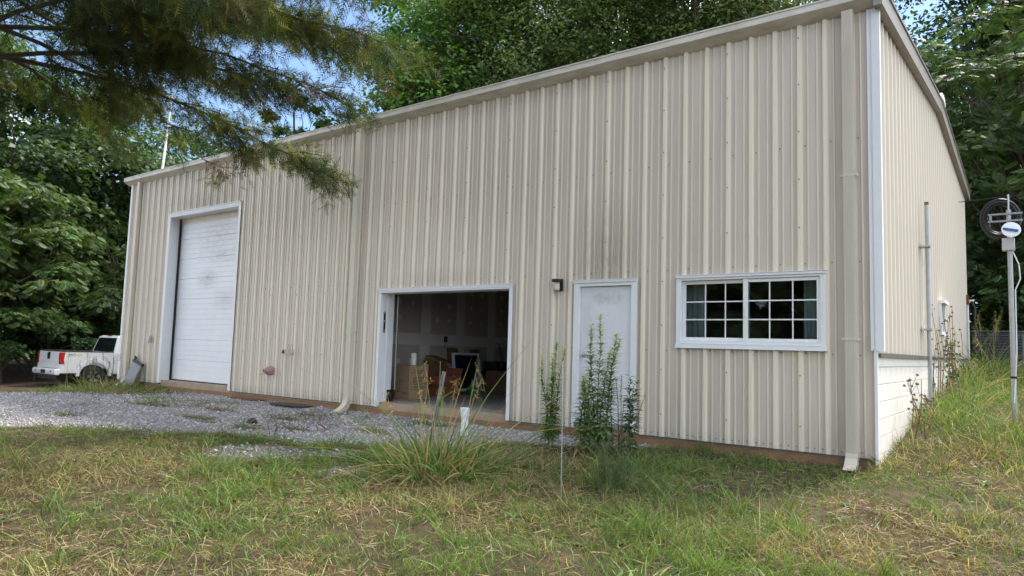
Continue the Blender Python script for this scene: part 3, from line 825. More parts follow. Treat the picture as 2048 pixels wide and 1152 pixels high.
t = MB().tube([(0, 0, -.1), (-.012, .005, .7), (-.03, .01, 1.26)], .006, 8).build('thin_rod', m_galv, None); t.location = (sx_, sy_, G(sx_, sy_))
tag(t, 'thin grey metal rod stuck upright in the dry grass', 'rod')

# ------------------------------------------------------------------ end wall pipe, mast and cooling unit
t = empty('mast_pipe', (.70, 3.55, G(.70, 3.55)), 0, 'galvanised pipe with rusty top strapped to the end wall', 'pipe'); zt_ = 3.58 - t.location.z
MB().tube([(0, 0, -.1), (0, 0, zt_)], .030, 14).build('pipe', m_galv, t, smooth=False)
MB().tube([(0, 0, zt_ + .001), (0, 0, zt_ + .05)], .031, 14).build('rusty_end', mat('rust', (.22, .09, .04), .9), t)
for z in (2.92, 1.62):
    zz = z - t.location.z
    MB().box((-.10, -.10, zz - .012), (.035, .10, zz + .012)).box((.03, -.045, zz - .02), (.042, .045, zz + .02)).tube([(-.09, -.08, zz + .013), (-.09, -.08, zz + .05)], .008, 6).build('bracket', m_galv, t)
cp = [(-.06, -.12, 2.0), (-.05, -.16, 1.75), (-.06, -.10, 1.5), (-.05, -.2, 1.2), (-.06, -.22, 1.05), (-.05, -.12, .95), (-.06, -.05, 1.1)]
MB().tube([(a, b_, c + .2) for a, b_, c in cp], .007, 6).build('cable', m_paper, t)

px_, py_ = 1.772, 2.86; pz = G(px_, py_)
t = empty('antenna_mast', (px_, py_, pz), 0, 'galvanised mast carrying a black cable coil, dish and grey box', 'mast'); H = lambda z: z - pz
MB().tube([(0, 0, -.2), (0, 0, H(3.28))], [.032, .030], 14).build('pole', m_galv, t)
MB().tube([(0, 0, H(3.28)), (0, 0, H(3.50))], .012, 8).build('tip', m_galv, t)
MB().box((-.085, -.10, H(2.70)), (.06, .045, H(2.87))).build('junction_box', mat('grey_box', (.45, .46, .48), .5), t, bevel=.005)
dsh = MB().lathe([(.0, .0), (.07, .008), (.11, .03), (.113, .034), (.11, .036), (.0, .012)], 24, (.02, -.10, H(2.97)), Matrix.Rotation(R(75), 3, 'X') @ Matrix.Rotation(R(10), 3, 'Y'))
dso = dsh.build('dish', mat('white_dish', (.8, .82, .85), .35), t, smooth=True)
MB().box((-.09, -.006, -.018), (.09, .002, .018), Matrix.Rotation(R(14), 3, 'Y')).build('blue_band', mat('blue_print', (.03, .13, .36), .4), dso, loc=(.02, -.142, H(2.975)))
rg_ = [(-.10 + .205 * math.cos(2 * math.pi * k / 36), .06 + .02 * math.sin(4 * math.pi * k / 36), H(3.17) + .245 * math.sin(2 * math.pi * k / 36)) for k in range(37)]
cb = MB()
for j in range(7):
    a = j * 2 * math.pi / 7; rr = .038 if j else 0
    cb.tube([(p[0] + rr * math.cos(a) * math.cos(2 * math.pi * k / 36), p[1] + rr * math.sin(a), p[2] + rr * math.cos(a) * math.sin(2 * math.pi * k / 36)) for k, p in enumerate(rg_)], .021, 6, caps=False)
cb.build('cable_coil', m_black, t, smooth=True)
for z in (3.12, 3.22):
    MB().box((-.24, -.05, H(z) - .012), (.16, -.030, H(z) + .012)).build('arm', m_galv, t)
MB().box((-.225, -.052, H(3.133)), (-.195, -.03, H(3.207))).build('arm_link', m_galv, t)
MB().tube([(-.6, .1, H(3.47)), (0, 0, H(3.47)), (.5, -.1, H(3.47))], .006, 6).build('whip', m_black, t)
MB().tube([(.03, -.02, H(2.7)), (.10, -.02, H(2.5)), (.11, -.02, H(2.3)), (.05, -.02, H(2.15)), (.045, -.02, H(1.3)), (.02, -.02, H(.9)), (.0, -.04, H(.6))], .009, 6).build('cable', m_paper, t)
MB().box((-.036, -.036, H(.93)), (.036, .036, H(.96))).build('clamp', m_dark, t)

ax_, ay_ = 1.22, 13.4; az_ = G(ax_, ay_)
t = empty('cooling_unit', (ax_, ay_, az_), R(-8), 'dark grey louvred cooling unit standing in weeds behind the building', 'cooling unit')
m_ac = mat('dark_grey_enamel', (.055, .06, .068), .45, vary=.1)
MB().box((-.55, -.4, 0), (.55, .4, .95)).build('case', m_ac, t, bevel=.01)
MB().box((-.58, -.43, .951), (.58, .43, 1.0)).build('lid', m_ac, t, bevel=.015)
for k in range(12):
    z = .07 + k * .072
    MB().box((-.53, -.425, z), (.53, -.395, z + .028), Matrix.Rotation(R(-25), 3, 'X')).build('louvre', m_ac, t)

t = empty('service_pipe', (X1 + .06, 11.85, 1.95), 0, 'white service pipe and rusty bracket high at the far wall corner', 'pipe')
MB().tube([(0, 0, -.95), (0, 0, .62), (.05, 0, .72), (.14, 0, .72)], .028, 10).build('pipe', m_pvc, t)
MB().box((-.05, -.10, .62), (.04, -.04, .86)).build('bracket', mat('rust_dark', (.16, .06, .03), .9), t)
MB().tube([(.1, 0, .70), (.16, -.05, .5), (.15, -.1, .2), (.22, -.1, -.2), (.2, -.1, -.6)], .022, 8).build('hose', m_black, t)

# roof antenna
t = MB().tube([(0, 0, -.2), (.10, .1, 2.6)], [.035, .024], 10).build('roof_mast', m_white, None); t.location = (-18.0 + .35, .55, 5.5)
tag(t, 'slim white mast rising above the far end of the roof', 'mast')

# ------------------------------------------------------------------ boxes and goods in the garage
FZ = .0855
def carton(x, y, w, d, h, rz, m, label, flaps=0, group=None):
    t = empty('carton', (x, y, FZ), rz, label, 'box')
    th = .006
    if flaps:
        mb = MB().box((-w / 2, -d / 2, 0), (w / 2, d / 2, th)).box((-w / 2, -d / 2, th), (-w / 2 + th, d / 2, h)).box((w / 2 - th, -d / 2, th), (w / 2, d / 2, h)).box((-w / 2 + th, -d / 2, th), (w / 2 - th, -d / 2 + th, h)).box((-w / 2 + th, d / 2 - th, th), (w / 2 - th, d / 2, h))
        mb.build('body', m, t)
        MB().box((-w / 2, -d / 2 - .002, h - d * .38), (w / 2, -d / 2 + .002, h), Matrix.Rotation(R(-24), 3, 'X'), (0, -d / 2, h)).build('flap', m, t)
        MB().box((w / 2 - .002, -d / 2, h - w * .38), (w / 2 + .002, d / 2, h), Matrix.Rotation(R(-24), 3, 'Y'), (w / 2, 0, h)).build('flap', m, t)
        MB().box((-w / 2, d / 2 - .002, h), (w / 2, d / 2 + .002, h + d * .36), Matrix.Rotation(R(-20), 3, 'X'), (0, d / 2, h)).build('flap', m, t)
    else:
        MB().box((-w / 2, -d / 2, 0), (w / 2, d / 2, h)).build('body', m, t, bevel=.004)
    return t
def print_on(t, s, size, u, z, face, w, d, m=m_ink):
    me = text_mesh(s, size, 'print'); o = link('print', me, m, t)
    if face == 'front': o.location = (u, -d / 2 - .0015, z); o.rotation_euler = (R(90), 0, 0)
    else: o.location = (w / 2 + .0015, u, z); o.rotation_euler = (R(90), 0, R(90))
    return o
w, d, h = .47, .47, .66
t = carton(-8.02, 1.10, w, d, h, R(-8), m_card, 'tall brown moving carton printed with black lettering and a framed logo')
print_on(t, 'U-HAUL', .085, .03, .36, 'right', w, d); print_on(t, 'MEDIUM BOX', .05, .0, .24, 'right', w, d); print_on(t, 'SAFE\nSTRONG', .05, -.12, .17, 'front', w, d); print_on(t, 'HANDLE', .04, -.02, .36, 'front', w, d)
print_on(t, 'MOVING BOX', .045, .02, .56, 'right', w, d)
for (a, b_, z0, z1) in ((-.13, .19, .415, .425), (-.13, .19, .295, .305), (-.13, -.12, .305, .415), (.18, .19, .305, .415), (-.2, .2, .515, .522), (-.2, .15, .195, .201)):
    MB().box((w / 2 + .0005, a, z0), (w / 2 + .002, b_, z1)).build('print_line', m_ink, t)
for z in (.14, .12, .10): MB().box((.0, -d / 2 - .002, z), (.18, -d / 2 - .0005, z + .006)).build('print_line', m_ink, t)
t = empty('paper_roll', (-8.10, 1.22, FZ + h + .001), 0, 'white paper towel roll standing on the tall moving carton', 'paper roll')
MB().lathe([(.02, 0), (.058, 0), (.058, .24), (.02, .24), (.02, 0)], 24).build('roll', m_paper, t)
t = carton(-8.25, 2.30, .55, .50, .42, R(-6), m_redcard, 'open orange red carton with folded out flaps on the garage floor', flaps=1)
t = carton(-8.75, 2.55, .40, .45, .62, R(4), m_card2, 'dark brown carton standing against the partition behind the orange carton')
MB().box((-.16, -.18, .63), (.18, .20, .80), Matrix.Rotation(R(18), 3, 'Y')).build('folded_lid', m_card2, t)
t = carton(-8.05, 4.15, .62, .55, .52, R(10), m_card2, 'dark brown carton with white shipping labels near the right jamb')
for (u, z, a, b_) in ((-.17, .36, .07, .09), (.05, .38, .06, .03), (-.02, .22, .05, .05), (.18, .33, .09, .10), (-.16, .24, .06, .05)):
    MB().box((.3115, u - a / 2, z - b_ / 2), (.3125, u + a / 2, z + b_ / 2)).build('shipping_label', m_paper, t)
t = empty('framed_panel', (-8.95, 3.95, FZ), R(82), 'dark blue panel in a white frame leaning among the cartons', 'panel')
rx = Matrix.Rotation(R(-8), 3, 'X')
for (a, b_, c, d_) in ((-.42, .42, 0, .05), (-.42, .42, .87, .92), (-.42, -.37, .05, .87), (.37, .42, .05, .87)):
    MB().box((a, -.03, c), (b_, .03, d_), rx, (0, 0, 0)).build('frame', m_white, t)
MB().box((-.37, -.012, .05), (.37, .012, .87), rx, (0, 0, 0)).build('panel', mat('navy_panel', (.012, .018, .035), .3), t)
MB().box((-.50, .04, .70), (-.20, .10, 1.04), rx, (0, 0, 0)).build('cardboard_corner', m_card2, t)
MB().box((.22, .04, .78), (.5, .10, 1.02), rx, (0, 0, 0)).build('cardboard_corner', m_card2, t)
m_green = mat('green_plastic', (.01, .20, .06), .3)
t = empty('bottle_carrier', (-7.98, 3.0, FZ), 0, 'green tub of bottles standing on the garage floor', 'bottles')
MB().lathe([(0, 0), (.12, 0), (.15, .18), (.155, .2), (.145, .2), (.115, .012), (0, .012)], 20).build('tub', m_green, t, smooth=True)
for (dx, dy, hh) in ((-.05, 0, .36), (.05, .04, .44), (.03, -.06, .34)):
    MB().lathe([(0, .014), (.04, .014), (.04, hh * .6), (.016, hh * .8), (.016, hh), (0, hh)], 12, (dx, dy, 0)).build('bottle', m_green if dx < 0 else mat('clear_bottle', (.25, .35, .30), .15), t, smooth=True)
t = empty('wall_switch', (-9.29, 3.46, 1.2), 0, 'dark wall switch with dangling wire on the garage partition', 'switch')
MB().box((0, -.05, .04), (.03, .05, .18)).build('box', m_black, t, bevel=.004)
MB().tube([(.012, 0, .04), (.014, -.02, -.05), (.012, .01, -.10)], .006, 5).build('wire', m_black, t)
t = MB().tube([(-9.27, 5.43, 1.26), (-9.25, 5.50, 1.22), (-9.2, 5.55, .9), (-9.15, 5.7, .5), (-9.05, 5.85, .2), (-8.9, 5.9, FZ + .012), (-8.4, 5.6, FZ + .012)], .011, 6).build('power_cord', m_black, None, smooth=True)
tag(t, 'black power cord hanging down the garage partition to the floor', 'cord')
t = empty('dark_appliance', (-8.85, 4.85, FZ), R(5), 'dark appliance standing behind the labelled carton', 'appliance')
MB().box((-.2, -.25, 0), (.2, .25, .72)).build('case', m_black, t, bevel=.01); MB().box((.2005, -.06, .55), (.205, .03, .68)).build('badge', m_chrome, t)

# ------------------------------------------------------------------ pickup truck
def truck():
    x, y = -23.8, .73
    t = empty('pickup_truck', (x, y, G(-24.5, 2.0) - .02), R(0), 'white pickup truck parked beyond the far corner of the building', 'truck')
    m_p = mat('white_car_paint', (.80, .80, .80), .18, spec=.6)
    m_g = mat('dark_car_glass', (.01, .012, .014), .06, spec=.8)
    m_t = mat('tyre_rubber', (.02, .02, .02), .8)
    m_red = mat('red_lens', (.45, .015, .02), .12, spec=.7)
    W = 1.84
    # local: rear right corner of the bed at (0, 0), forward +Y, body towards -X
    def arch(yc, r, y0, y1, zb, zt, n=14):
        pts = [(y0, zb), (y0 - .0, zt), (y1, zt), (y1, zb), (yc + r, zb)]
        pts += [(yc + r * math.cos(math.pi * k / n), .40 + r * math.sin(math.pi * k / n)) for k in range(0, n + 1)]
        pts += [(yc - r, zb)]
        return pts
    for (xa, xb) in ((-.05, 0), (-W, -W + .05)):
        MB().prism(arch(1.05, .46, .02, 1.66, .50, 1.20), xa, xb, 'yz').build('bed_side', m_p, t, bevel=.008)
    for (xa, xb) in ((.001, .035), (-W - .035, -W - .001)):
        n = 14; ou = [(1.05 + .56 * math.cos(math.pi * k / n), .40 + .56 * math.sin(math.pi * k / n)) for k in range(n + 1)]; inn = [(1.05 + .465 * math.cos(math.pi * k / n), .40 + .465 * math.sin(math.pi * k / n)) for k in range(n, -1, -1)]
        MB().prism(ou + inn, xa, xb, 'yz').build('fender_flare', m_p, t)
    MB().box((-W + .051, .03, .60), (-.051, 1.65, .64)).build('bed_floor', m_black, t)
    MB().box((-W + .051, 1.61, .64), (-.051, 1.659, 1.2)).build('bed_front', m_p, t)
    for (xa, xb) in ((-.075, .004), (-W - .004, -W + .075)): MB().box((xa, .0, 1.2005), (xb, 1.66, 1.235)).build('bed_rail_cap', m_black, t, bevel=.006)
    tg = MB().prism([(.0, .66), (-.02, .90), (.0, 1.21), (.06, 1.21), (.06, .66)], -W + .12, -.12, 'yz').build('tailgate', m_p, t, bevel=.006)
    MB().box((-W / 2 - .10, -.034, .95), (-W / 2 + .10, -.012, 1.18)).build('handle', m_black, tg, bevel=.01)
    MB().box((-W + .121, -.004, 1.2105), (-.121, .062, 1.235)).build('cap', m_black, tg)
    me = text_mesh('4x4', .07, 'badge'); o = link('badge', me, m_dark, tg); o.location = (-.28, -.022, .80); o.rotation_euler = (R(90), 0, 0)
    for s in (0, 1):
        xa, xb = (-.118, .012) if s == 0 else (-W - .012, -W + .118)
        MB().prism([(-.012, .80), (-.02, 1.0), (-.012, 1.19), (.13, 1.19), (.10, .95), (.13, .80)], xa, xb, 'yz').build('tail_light', m_red, t, bevel=.012)
        MB().box((xa + .002, -.004, .50), (xb - .014, .12, .80)).build('rear_corner', m_p, t)
    bu = MB().prism([(-.13, .44), (-.16, .50), (-.16, .60), (-.12, .645), (.0, .645), (.0, .44)], -W - .01, .01, 'yz').build('rear_bumper', m_p, t, bevel=.02)
    MB().box((-W / 2 - .18, -.166, .48), (-W / 2 + .18, -.161, .60)).build('licence_plate', m_dark, bu)
    for xx in (-.3, -W + .3): MB().box((xx - .05, -.165, .53), (xx + .05, -.161, .58)).build('step_pad', m_black, bu)
    MB().box((-W + .15, -.02, .28), (-.15, 4.5, .50)).build('chassis', m_black, t)
    # cab
    zb, zm, zr = .45, 1.15, 1.80
    def ring(y0, y1, ins, z): return [(-W + ins, y0, z), (-ins, y0, z), (-ins, y1, z), (-W + ins, y1, z)]
    V = ring(1.68, 3.63, .0, zb) + ring(1.68, 3.63, .0, zm) + ring(1.84, 2.98, .16, zr - .05) + ring(1.94, 2.83, .24, zr)
    F = [(3, 2, 1, 0)]
    for r in range(3): F += [(4 * r + k, 4 * r + (k + 1) % 4, 4 * r + 4 + (k + 1) % 4, 4 * r + 4 + k) for k in range(4)]
    F.append((12, 13, 14, 15))
    cab = MB().add(V, F).build('cab', m_p, t, bevel=.03)
    def face(pts, nm, m, off):
        p = [Vector(q) for q in pts]; n = (p[1] - p[0]).cross(p[3] - p[0]).normalized()
        vs = [q + n * off for q in p] + [q + n * (off - .02) for q in p]
        MB().add(vs, [(0, 1, 2, 3), (7, 6, 5, 4), (0, 4, 5, 1), (1, 5, 6, 2), (2, 6, 7, 3), (3, 7, 4, 0)]).build(nm, m, cab)
    lerp = lambda a, b_, s: tuple(np.array(a) * (1 - s) + np.array(b_) * s)
    def patch(A, B_, Cc, D, u0, u1, v0, v1): 
        pt = lambda u, v: lerp(lerp(A, B_, u), lerp(D, Cc, u), v)
        return [pt(u0, v0), pt(u1, v0), pt(u1, v1), pt(u0, v1)]
    lo = V[4:8]; hi = V[8:12]
    face(patch(lo[0], lo[1], hi[1], hi[0], .06, .36, .12, .93), 'rear_window', m_g, .006)
    face(patch(lo[0], lo[1], hi[1], hi[0], .365, .635, .12, .93), 'rear_window', m_g, .006)
    face(patch(lo[0], lo[1], hi[1], hi[0], .64, .94, .12, .93), 'rear_window', m_g, .006)
    for (u0, u1) in ((.20, .50), (.54, .88)): 
        face(patch(lo[1], lo[2], hi[2], hi[1], u0, u1, .1, .9), 'side_window', m_g, .006)
        face(patch(lo[3], lo[0], hi[0], hi[3], 1 - u1, 1 - u0, .1, .9), 'side_window', m_g, .006)
    face(patch(lo[2], lo[3], hi[3], hi[2], .06, .94, .06, .94), 'windscreen', m_g, .006)
    MB().box((-W / 2 - .14, 1.87, zr - .022), (-W / 2 + .14, 1.98, zr + .012)).build('brake_lamp', m_red, cab)
    for yy in (2.23, 3.03): MB().box((.004, yy, 1.02), (.03, yy + .16, 1.06)).build('door_handle', m_dark, cab)
    for yy in (2.10, 2.73): MB().box((-.001, yy, .52), (.0025, yy + .006, 1.14)).build('door_gap', m_black, cab)
    MB().prism([(3.58, .5), (3.58, 1.14), (4.58, 1.08), (4.80, .92), (4.83, .5)], -W + .02, -.02, 'yz').build('hood', m_p, t, bevel=.03)
    MB().box((-W, 4.73, .42), (0, 4.93, .66)).build('front_bumper', m_black, t, bevel=.03)
    axm = Matrix(((0, 0, 1), (0, 1, 0), (-1, 0, 0)))
    for (yc, xs) in ((1.05, -.25), (1.05, -W + .0), (4.03, -.25), (4.03, -W)):
        wl = MB().lathe([(.20, .0), (.36, .0), (.385, .03), (.39, .06), (.39, .19), (.385, .22), (.36, .25), (.20, .25)], 28, (xs, yc, .39), axm).build('wheel', m_t, t, smooth=True)
        ri = MB().lathe([(0, .02), (.21, .02), (.24, .0), (.24, .25), (.21, .23), (.05, .215), (0, .22)], 24, (xs, yc, .39), axm)
        ri.build('rim', m_chrome, wl)
        for k in range(6):
            a = k * math.pi / 3
            MB().box((xs + .228, yc - .03, .39 + .04), (xs + .243, yc + .03, .39 + .21), Matrix.Rotation(a, 3, 'X'), (xs + .235, yc, .39)).build('spoke', m_dark, wl)
    me = text_mesh('PRO', .125, 'decal'); o = link('decal', me, m_dark, t); o.location = (.0045, .34, 1.10); o.rotation_euler = (R(90), 0, R(90))
    me = text_mesh('4X', .125, 'decal'); o = link('decal', me, mat('yellow_decal', (.7, .45, .02), .5), t); o.location = (.0045, .56, 1.10); o.rotation_euler = (R(90), 0, R(90))
truck()

# ------------------------------------------------------------------ trees
def hsv_jit(base, n, sv=.25, sh=.12):
    c = np.array(base)[None] * (1 + rng.normal(0, sv, (n, 1)).clip(-.55, .8))
    c[:, 0] *= 1 + rng.normal(0, sh, n); c[:, 2] *= 1 + rng.normal(0, sh, n)
    return c.clip(.004, .9)

def limb_path(a, b, sag=.0, n=5, jit=.15):
    a = np.array(a, float); b = np.array(b, float); L = np.linalg.norm(b - a)
    out = []
    for i in range(n + 1):
        s = i / n; p = a * (1 - s) + b * s; p[2] += sag * L * math.sin(math.pi * s)
        if 0 < i < n: p += rng.normal(0, jit * L / n * .5, 3)
        out.append(tuple(p))
    return out

def broad_tree(H, rx, rz, zc, nclump, nleaf, size, base, trunk_r=.22, flat=.6, hang=.3, lobes=.35, asp=.85):
    """returns trunk mesh, crown mesh with the base of the trunk at the origin"""
    tb = MB()
    lean = rng.normal(0, .3, 2)
    top = (lean[0], lean[1], H * .88)
    tp = limb_path((0, 0, -.3), top, 0, 8, .10); tb.tube(tp, list(np.linspace(trunk_r, .04, 9)), 8)
    cl = []
    while len(cl) < nclump:
        d = unit(rng.normal(size=3)); rr = rng.random() ** .45
        lob = 1 + lobes * math.sin(3 * math.atan2(d[1], d[0]) + 5 * d[2] + H)
        p = np.array([d[0] * rx * rr * lob, d[1] * rx * rr * lob, zc + d[2] * rz * rr])
        if p[2] < 1.2: continue
        cl.append(p)
    parts = []
    per = nleaf // nclump
    for i, c in enumerate(cl):
        if i % 2 == 0:
            s = np.clip((c[2] - rz * .25 * rng.random()) / H, .15, .85) * .85
            k = min(int(s * 8), 7); a = np.array(tp[k])
            pth = limb_path(a, c, .08, 4, .25); L = np.linalg.norm(c - a)
            tb.tube(pth, list(np.linspace(.02 + .008 * L, .006, 5)), 5, caps=False)
        rc = rx * rng.uniform(.16, .32)
        n = int(per * rng.uniform(.6, 1.5))
        d = unit(rng.normal(size=(n, 3))); rad = rc * rng.random(n) ** .5
        P = c + d * rad[:, None] * np.array([1.15, 1.15, flat])
        out = unit(P - np.array([0, 0, zc - rz * .3]))
        N = unit(out * .5 + np.array([0, 0, .9]) + rng.normal(0, .55, (n, 3)))
        D = unit(np.cross(N, rng.normal(size=(n, 3)))) + np.array([0, 0, -hang])
        l = size * rng.uniform(.6, 1.3, n)
        col = hsv_jit(base, n) * rng.uniform(.75, 1.3)
        V, q, cc = rhombs(P, D, N, l, l * asp, col)
        parts.append((V, q, None, cc))
    V, q, _, cc = join(parts)
    return tb.mesh('trunk', recalc=False), mesh_np('crown', V, q, None, cc)

def frond_template(np_=9, L=.42):
    P = []; D = []; N = []; l = []; w = []
    for i in range(np_):
        s = (i + 1) / np_
        for sd in (-1, 1):
            P.append((0, L * s * .9, -.10 * L * s * s)); ang = R(62 - 26 * s)
            D.append((sd * math.sin(ang), math.cos(ang), -.22)); N.append((0, 0, 1))
            l.append(L * .42 * math.sin(math.pi * (.18 + .72 * s)) + .04); w.append(.042)
    P = np.array(P); D = unit(np.array(D)); N = np.array(N, float); l = np.array(l); w = np.array(w)
    V, q, _ = rhombs(P, D, N, l, w, np.zeros((len(P), 3)))
    return V, q
FT = frond_template()
def place(template, P, D, N, sc, col):
    V0, q0 = template; n = len(P)
    y = unit(D); x = unit(np.cross(y, N)); z = np.cross(x, y)
    V = P[:, None, :] + (V0[None, :, 0:1] * x[:, None] + V0[None, :, 1:2] * y[:, None] + V0[None, :, 2:3] * z[:, None]) * sc[:, None, None]
    q = q0[None] + (np.arange(n) * len(V0))[:, None, None]
    return V.reshape(-1, 3), q.reshape(-1, q0.shape[1]), np.repeat(col, len(V0), 0)

def mimosa(H, rx, nlay, per, base, pods=True):
    tb = MB(); tp = limb_path((0, 0, -.3), (rng.normal(0, .4), rng.normal(0, .4), H * .8), 0, 6, .2)
    tb.tube(tp, list(np.linspace(.13, .03, 7)), 7)
    parts = []; pd = []
    for i in range(nlay):
        s = (i + .5) / nlay
        z = H * (.16 + .84 * s) + rng.normal(0, .2); rr = rx * (1.0 - .55 * abs(s - .45)) * rng.random() ** .5; a = rng.random() * 2 * math.pi
        c = np.array([rr * math.cos(a), rr * math.sin(a), z])
        k = min(int(s * 5), 5); tb.tube(limb_path(np.array(tp[k]), c - np.array([0, 0, .1]), .12, 4, .2), list(np.linspace(.05, .01, 5)), 5, caps=False)
        n = per; w = rng.random(n) * 2 * math.pi; r = .85 * rng.random(n) ** .6
        out = np.stack([np.cos(w), np.sin(w), np.zeros(n)], 1)
        P = c + out * r[:, None] + np.stack([np.zeros(n), np.zeros(n), -.28 * r ** 2 + rng.normal(0, .16, n)], 1)
        D = out + rng.normal(0, .35, (n, 3)) * np.array([1, 1, .3]) + np.array([0, 0, -.18]) - np.array([0, 0, .35]) * r[:, None]
        N = np.array([0, 0, 1.]) + rng.normal(0, .4, (n, 3))
        col = hsv_jit(base, n, .2) * rng.uniform(.7, 1.35)
        V, q, cc = place(FT, P, D, N, rng.uniform(.5, 1.0, n), col); parts.append((V, q, None, cc))
        if pods and rng.random() < .5:
            m = 9; Pp = c + rng.normal(0, .45, (m, 3)) * np.array([1, 1, .25])
            V, q, t, cc = blades(Pp, np.array([0, 0, -1.]) + rng.normal(0, .15, (m, 3)), np.full(m, .17), np.full(m, .035), np.zeros((m, 3)), hsv_jit((.36, .36, .10), m), 2)
            pd.append((V, q, t, cc))
    V, q, _, cc = join(parts)
    pm = None
    if pd:
        a, b_, c, d = join(pd); pm = mesh_np('seed_pods', a, b_, c, d)
    return tb.mesh('trunk', recalc=False), mesh_np('crown', V, q, None, cc), pm

def plant_tree(name, meshes, az, d, sc, rot, label, group, leafm=m_leaf, z=None):
    x = CAM.x + d * math.cos(R(az)); y = CAM.y + d * math.sin(R(az))
    t = empty(name, (x, y, (G(x, y) if z is None else z) - .05), rot, label, 'tree', group)
    t.scale = (sc, sc, sc)
    link('trunk', meshes[0], m_bark, t); link('crown', meshes[1], leafm, t)
    if len(meshes) > 2 and meshes[2] is not None: tag(link('seed_pods', meshes[2], leafm, t), kind='stuff')
    return t

T_pop = broad_tree(25, 5.6, 10.5, 14, 120, 36000, .24, (.075, .155, .032), .3, .75, .35)
T_olive = broad_tree(25, 5.6, 10.5, 14, 190, 60000, .22, (.095, .135, .045), .28, .6, .5, asp=.5)
T_dark = broad_tree(26, 6.0, 11, 14, 150, 52000, .28, (.050, .090, .036), .3, .55, .3, asp=.55)
T_left = broad_tree(13, 4.6, 6.0, 7.0, 95, 26000, .20, (.054, .100, .032), .2, .55, .3, asp=.7)
T_sap = broad_tree(13, 1.7, 3.0, 10.2, 30, 3600, .22, (.055, .115, .03), .1, .7, .3)
T_bush = broad_tree(3.2, 1.7, 1.5, 1.7, 34, 7000, .15, (.05, .095, .032), .05, .6, .3, asp=.6)
T_mim = mimosa(8.0, 3.2, 50, 80, (.070, .115, .034))
T_mim2 = mimosa(11.0, 4.0, 64, 80, (.072, .122, .042))
gB = 'trees beyond the roof'
plant_tree('tulip_tree', T_pop, 132.6, 37, 1.0, .3, 'bright green large leaved tree beside the blue sky gap above the roof', gB)
plant_tree('young_tree', T_sap, 139.2, 33, 1.0, 1.0, 'slender young tree top peeking over the eave below the sky gap', gB)
plant_tree('young_tree', T_sap, 144.0, 35, 1.12, 2.4, 'olive young tree crown just above the eave behind the cedar sprays', gB)
for i, (az, d, sc, rt_) in enumerate(((126.3, 35, 1.0, .5), (119.5, 37, 1.05, 2.0), (112.6, 36, 1.08, 3.4), (106.6, 35, .95, 5.0))):
    plant_tree('woodland_tree', T_olive, az, d, sc, rt_, 'tall olive green tree standing in the row behind the roof', gB)
for i, (az, d, sc, rt_) in enumerate(((129.5, 46, 1.0, .9), (122.5, 47, 1.05, 2.7), (115.5, 47, 1.1, 4.4), (108.5, 46, 1.08, 5.6))):
    plant_tree('woodland_tree', T_dark, az, d, sc, rt_, 'tall dark green tree behind the olive trees over the roof', gB)
gR = 'trees beyond the end wall'
plant_tree('hickory_tree', T_dark, 91.5, 37, .95, 1.2, 'tall dark leaved tree above the feathery tree past the end wall', gR)
plant_tree('hickory_tree', T_dark, 83.0, 38, .95, 3.9, 'tall dark leaved tree standing right of the antenna mast', gR)
for i, (az, d, sc, rt_, lb) in enumerate(((95.0, 29, 1.0, .4, 'feathery leaved tree close behind the rear corner of the end wall'), (91.0, 27, .98, 2.2, 'feathery leaved tree behind the cable coil and mast'), (86.5, 27, 1.0, 4.0, 'feathery leaved tree right of the cooling unit'))):
    plant_tree('mimosa_tree', T_mim2, az, d, sc, rt_, lb, gR, m_mim)
gL = 'trees beyond the pickup truck'
for i, (az, d, sc, rt_) in enumerate(((154.0, 44, 1.15, .2), (158.5, 43, 1.38, 1.4), (163.0, 41, 1.35, 2.6), (167.5, 39, 1.35, 3.9), (149.5, 44, 1.05, 5.1))):
    plant_tree('woodland_tree', T_left, az, d, sc, rt_, 'round crowned green tree in the wood behind the pickup truck', gL)
for i, (az, d, sc, rt_) in enumerate(((156.6, 36.5, .95, .3), (160.4, 34, .92, 1.7), (164.2, 32, .95, 3.1), (168.5, 31, .95, 4.7))):
    plant_tree('mimosa_tree', T_mim, az, d, sc, rt_, 'feathery leaved tree hung with yellow pods behind the pickup truck', gL, m_mim)
for i, (az, d, sc, rt_) in enumerate(((221, 24, 1.2, .2), (232, 23, 1.25, 1.4), (243, 22, 1.2, 2.6), (254, 23, 1.25, 3.9), (266, 22, 1.2, 5.1))):
    plant_tree('woodland_tree', T_left, az, d, sc, rt_, 'green tree across the yard, mirrored in the window panes', 'trees across the yard')
for i, (az, d, sc, rt_) in enumerate(((224, 20, 1.7, .2), (232, 19.5, 1.8, 1.4), (240, 19, 1.8, 2.6), (248, 19, 1.8, 3.9), (256, 19, 1.7, 5.1))):
    o = plant_tree('shrub', T_bush, az, d, sc, rt_, 'unseen leafy shrub added to darken the low window reflection', 'added shrubs across the yard'); o['category'] = 'shrub'  # unseen shrubs, added to block the bright low gap mirrored in the panes
gU = 'shrubs at the edge of the wood'
for i, (az, d, sc, rt_) in enumerate(((155.6, 35, .95, .3), (158.4, 34.5, 1.0, 1.9), (160.6, 32, .9, 3.3), (162.4, 31.0, .85, 5.1), (164.6, 31, .9, .9), (167, 30, .9, 2.2))):
    o = plant_tree('shrub', T_bush, az, d, sc, rt_, 'dark leafy shrub at the edge of the wood behind the truck', gU); o['category'] = 'shrub'
for i, (az, d, sc, rt_) in enumerate(((94.2, 26, 1.0, .3), (92.0, 25.5, .9, 1.9), (89.5, 25, .9, 3.3))):
    o = plant_tree('shrub', T_bush, az, d, sc, rt_, 'dark leafy shrub behind the cooling unit', 'shrubs behind the cooling unit'); o['category'] = 'shrub'
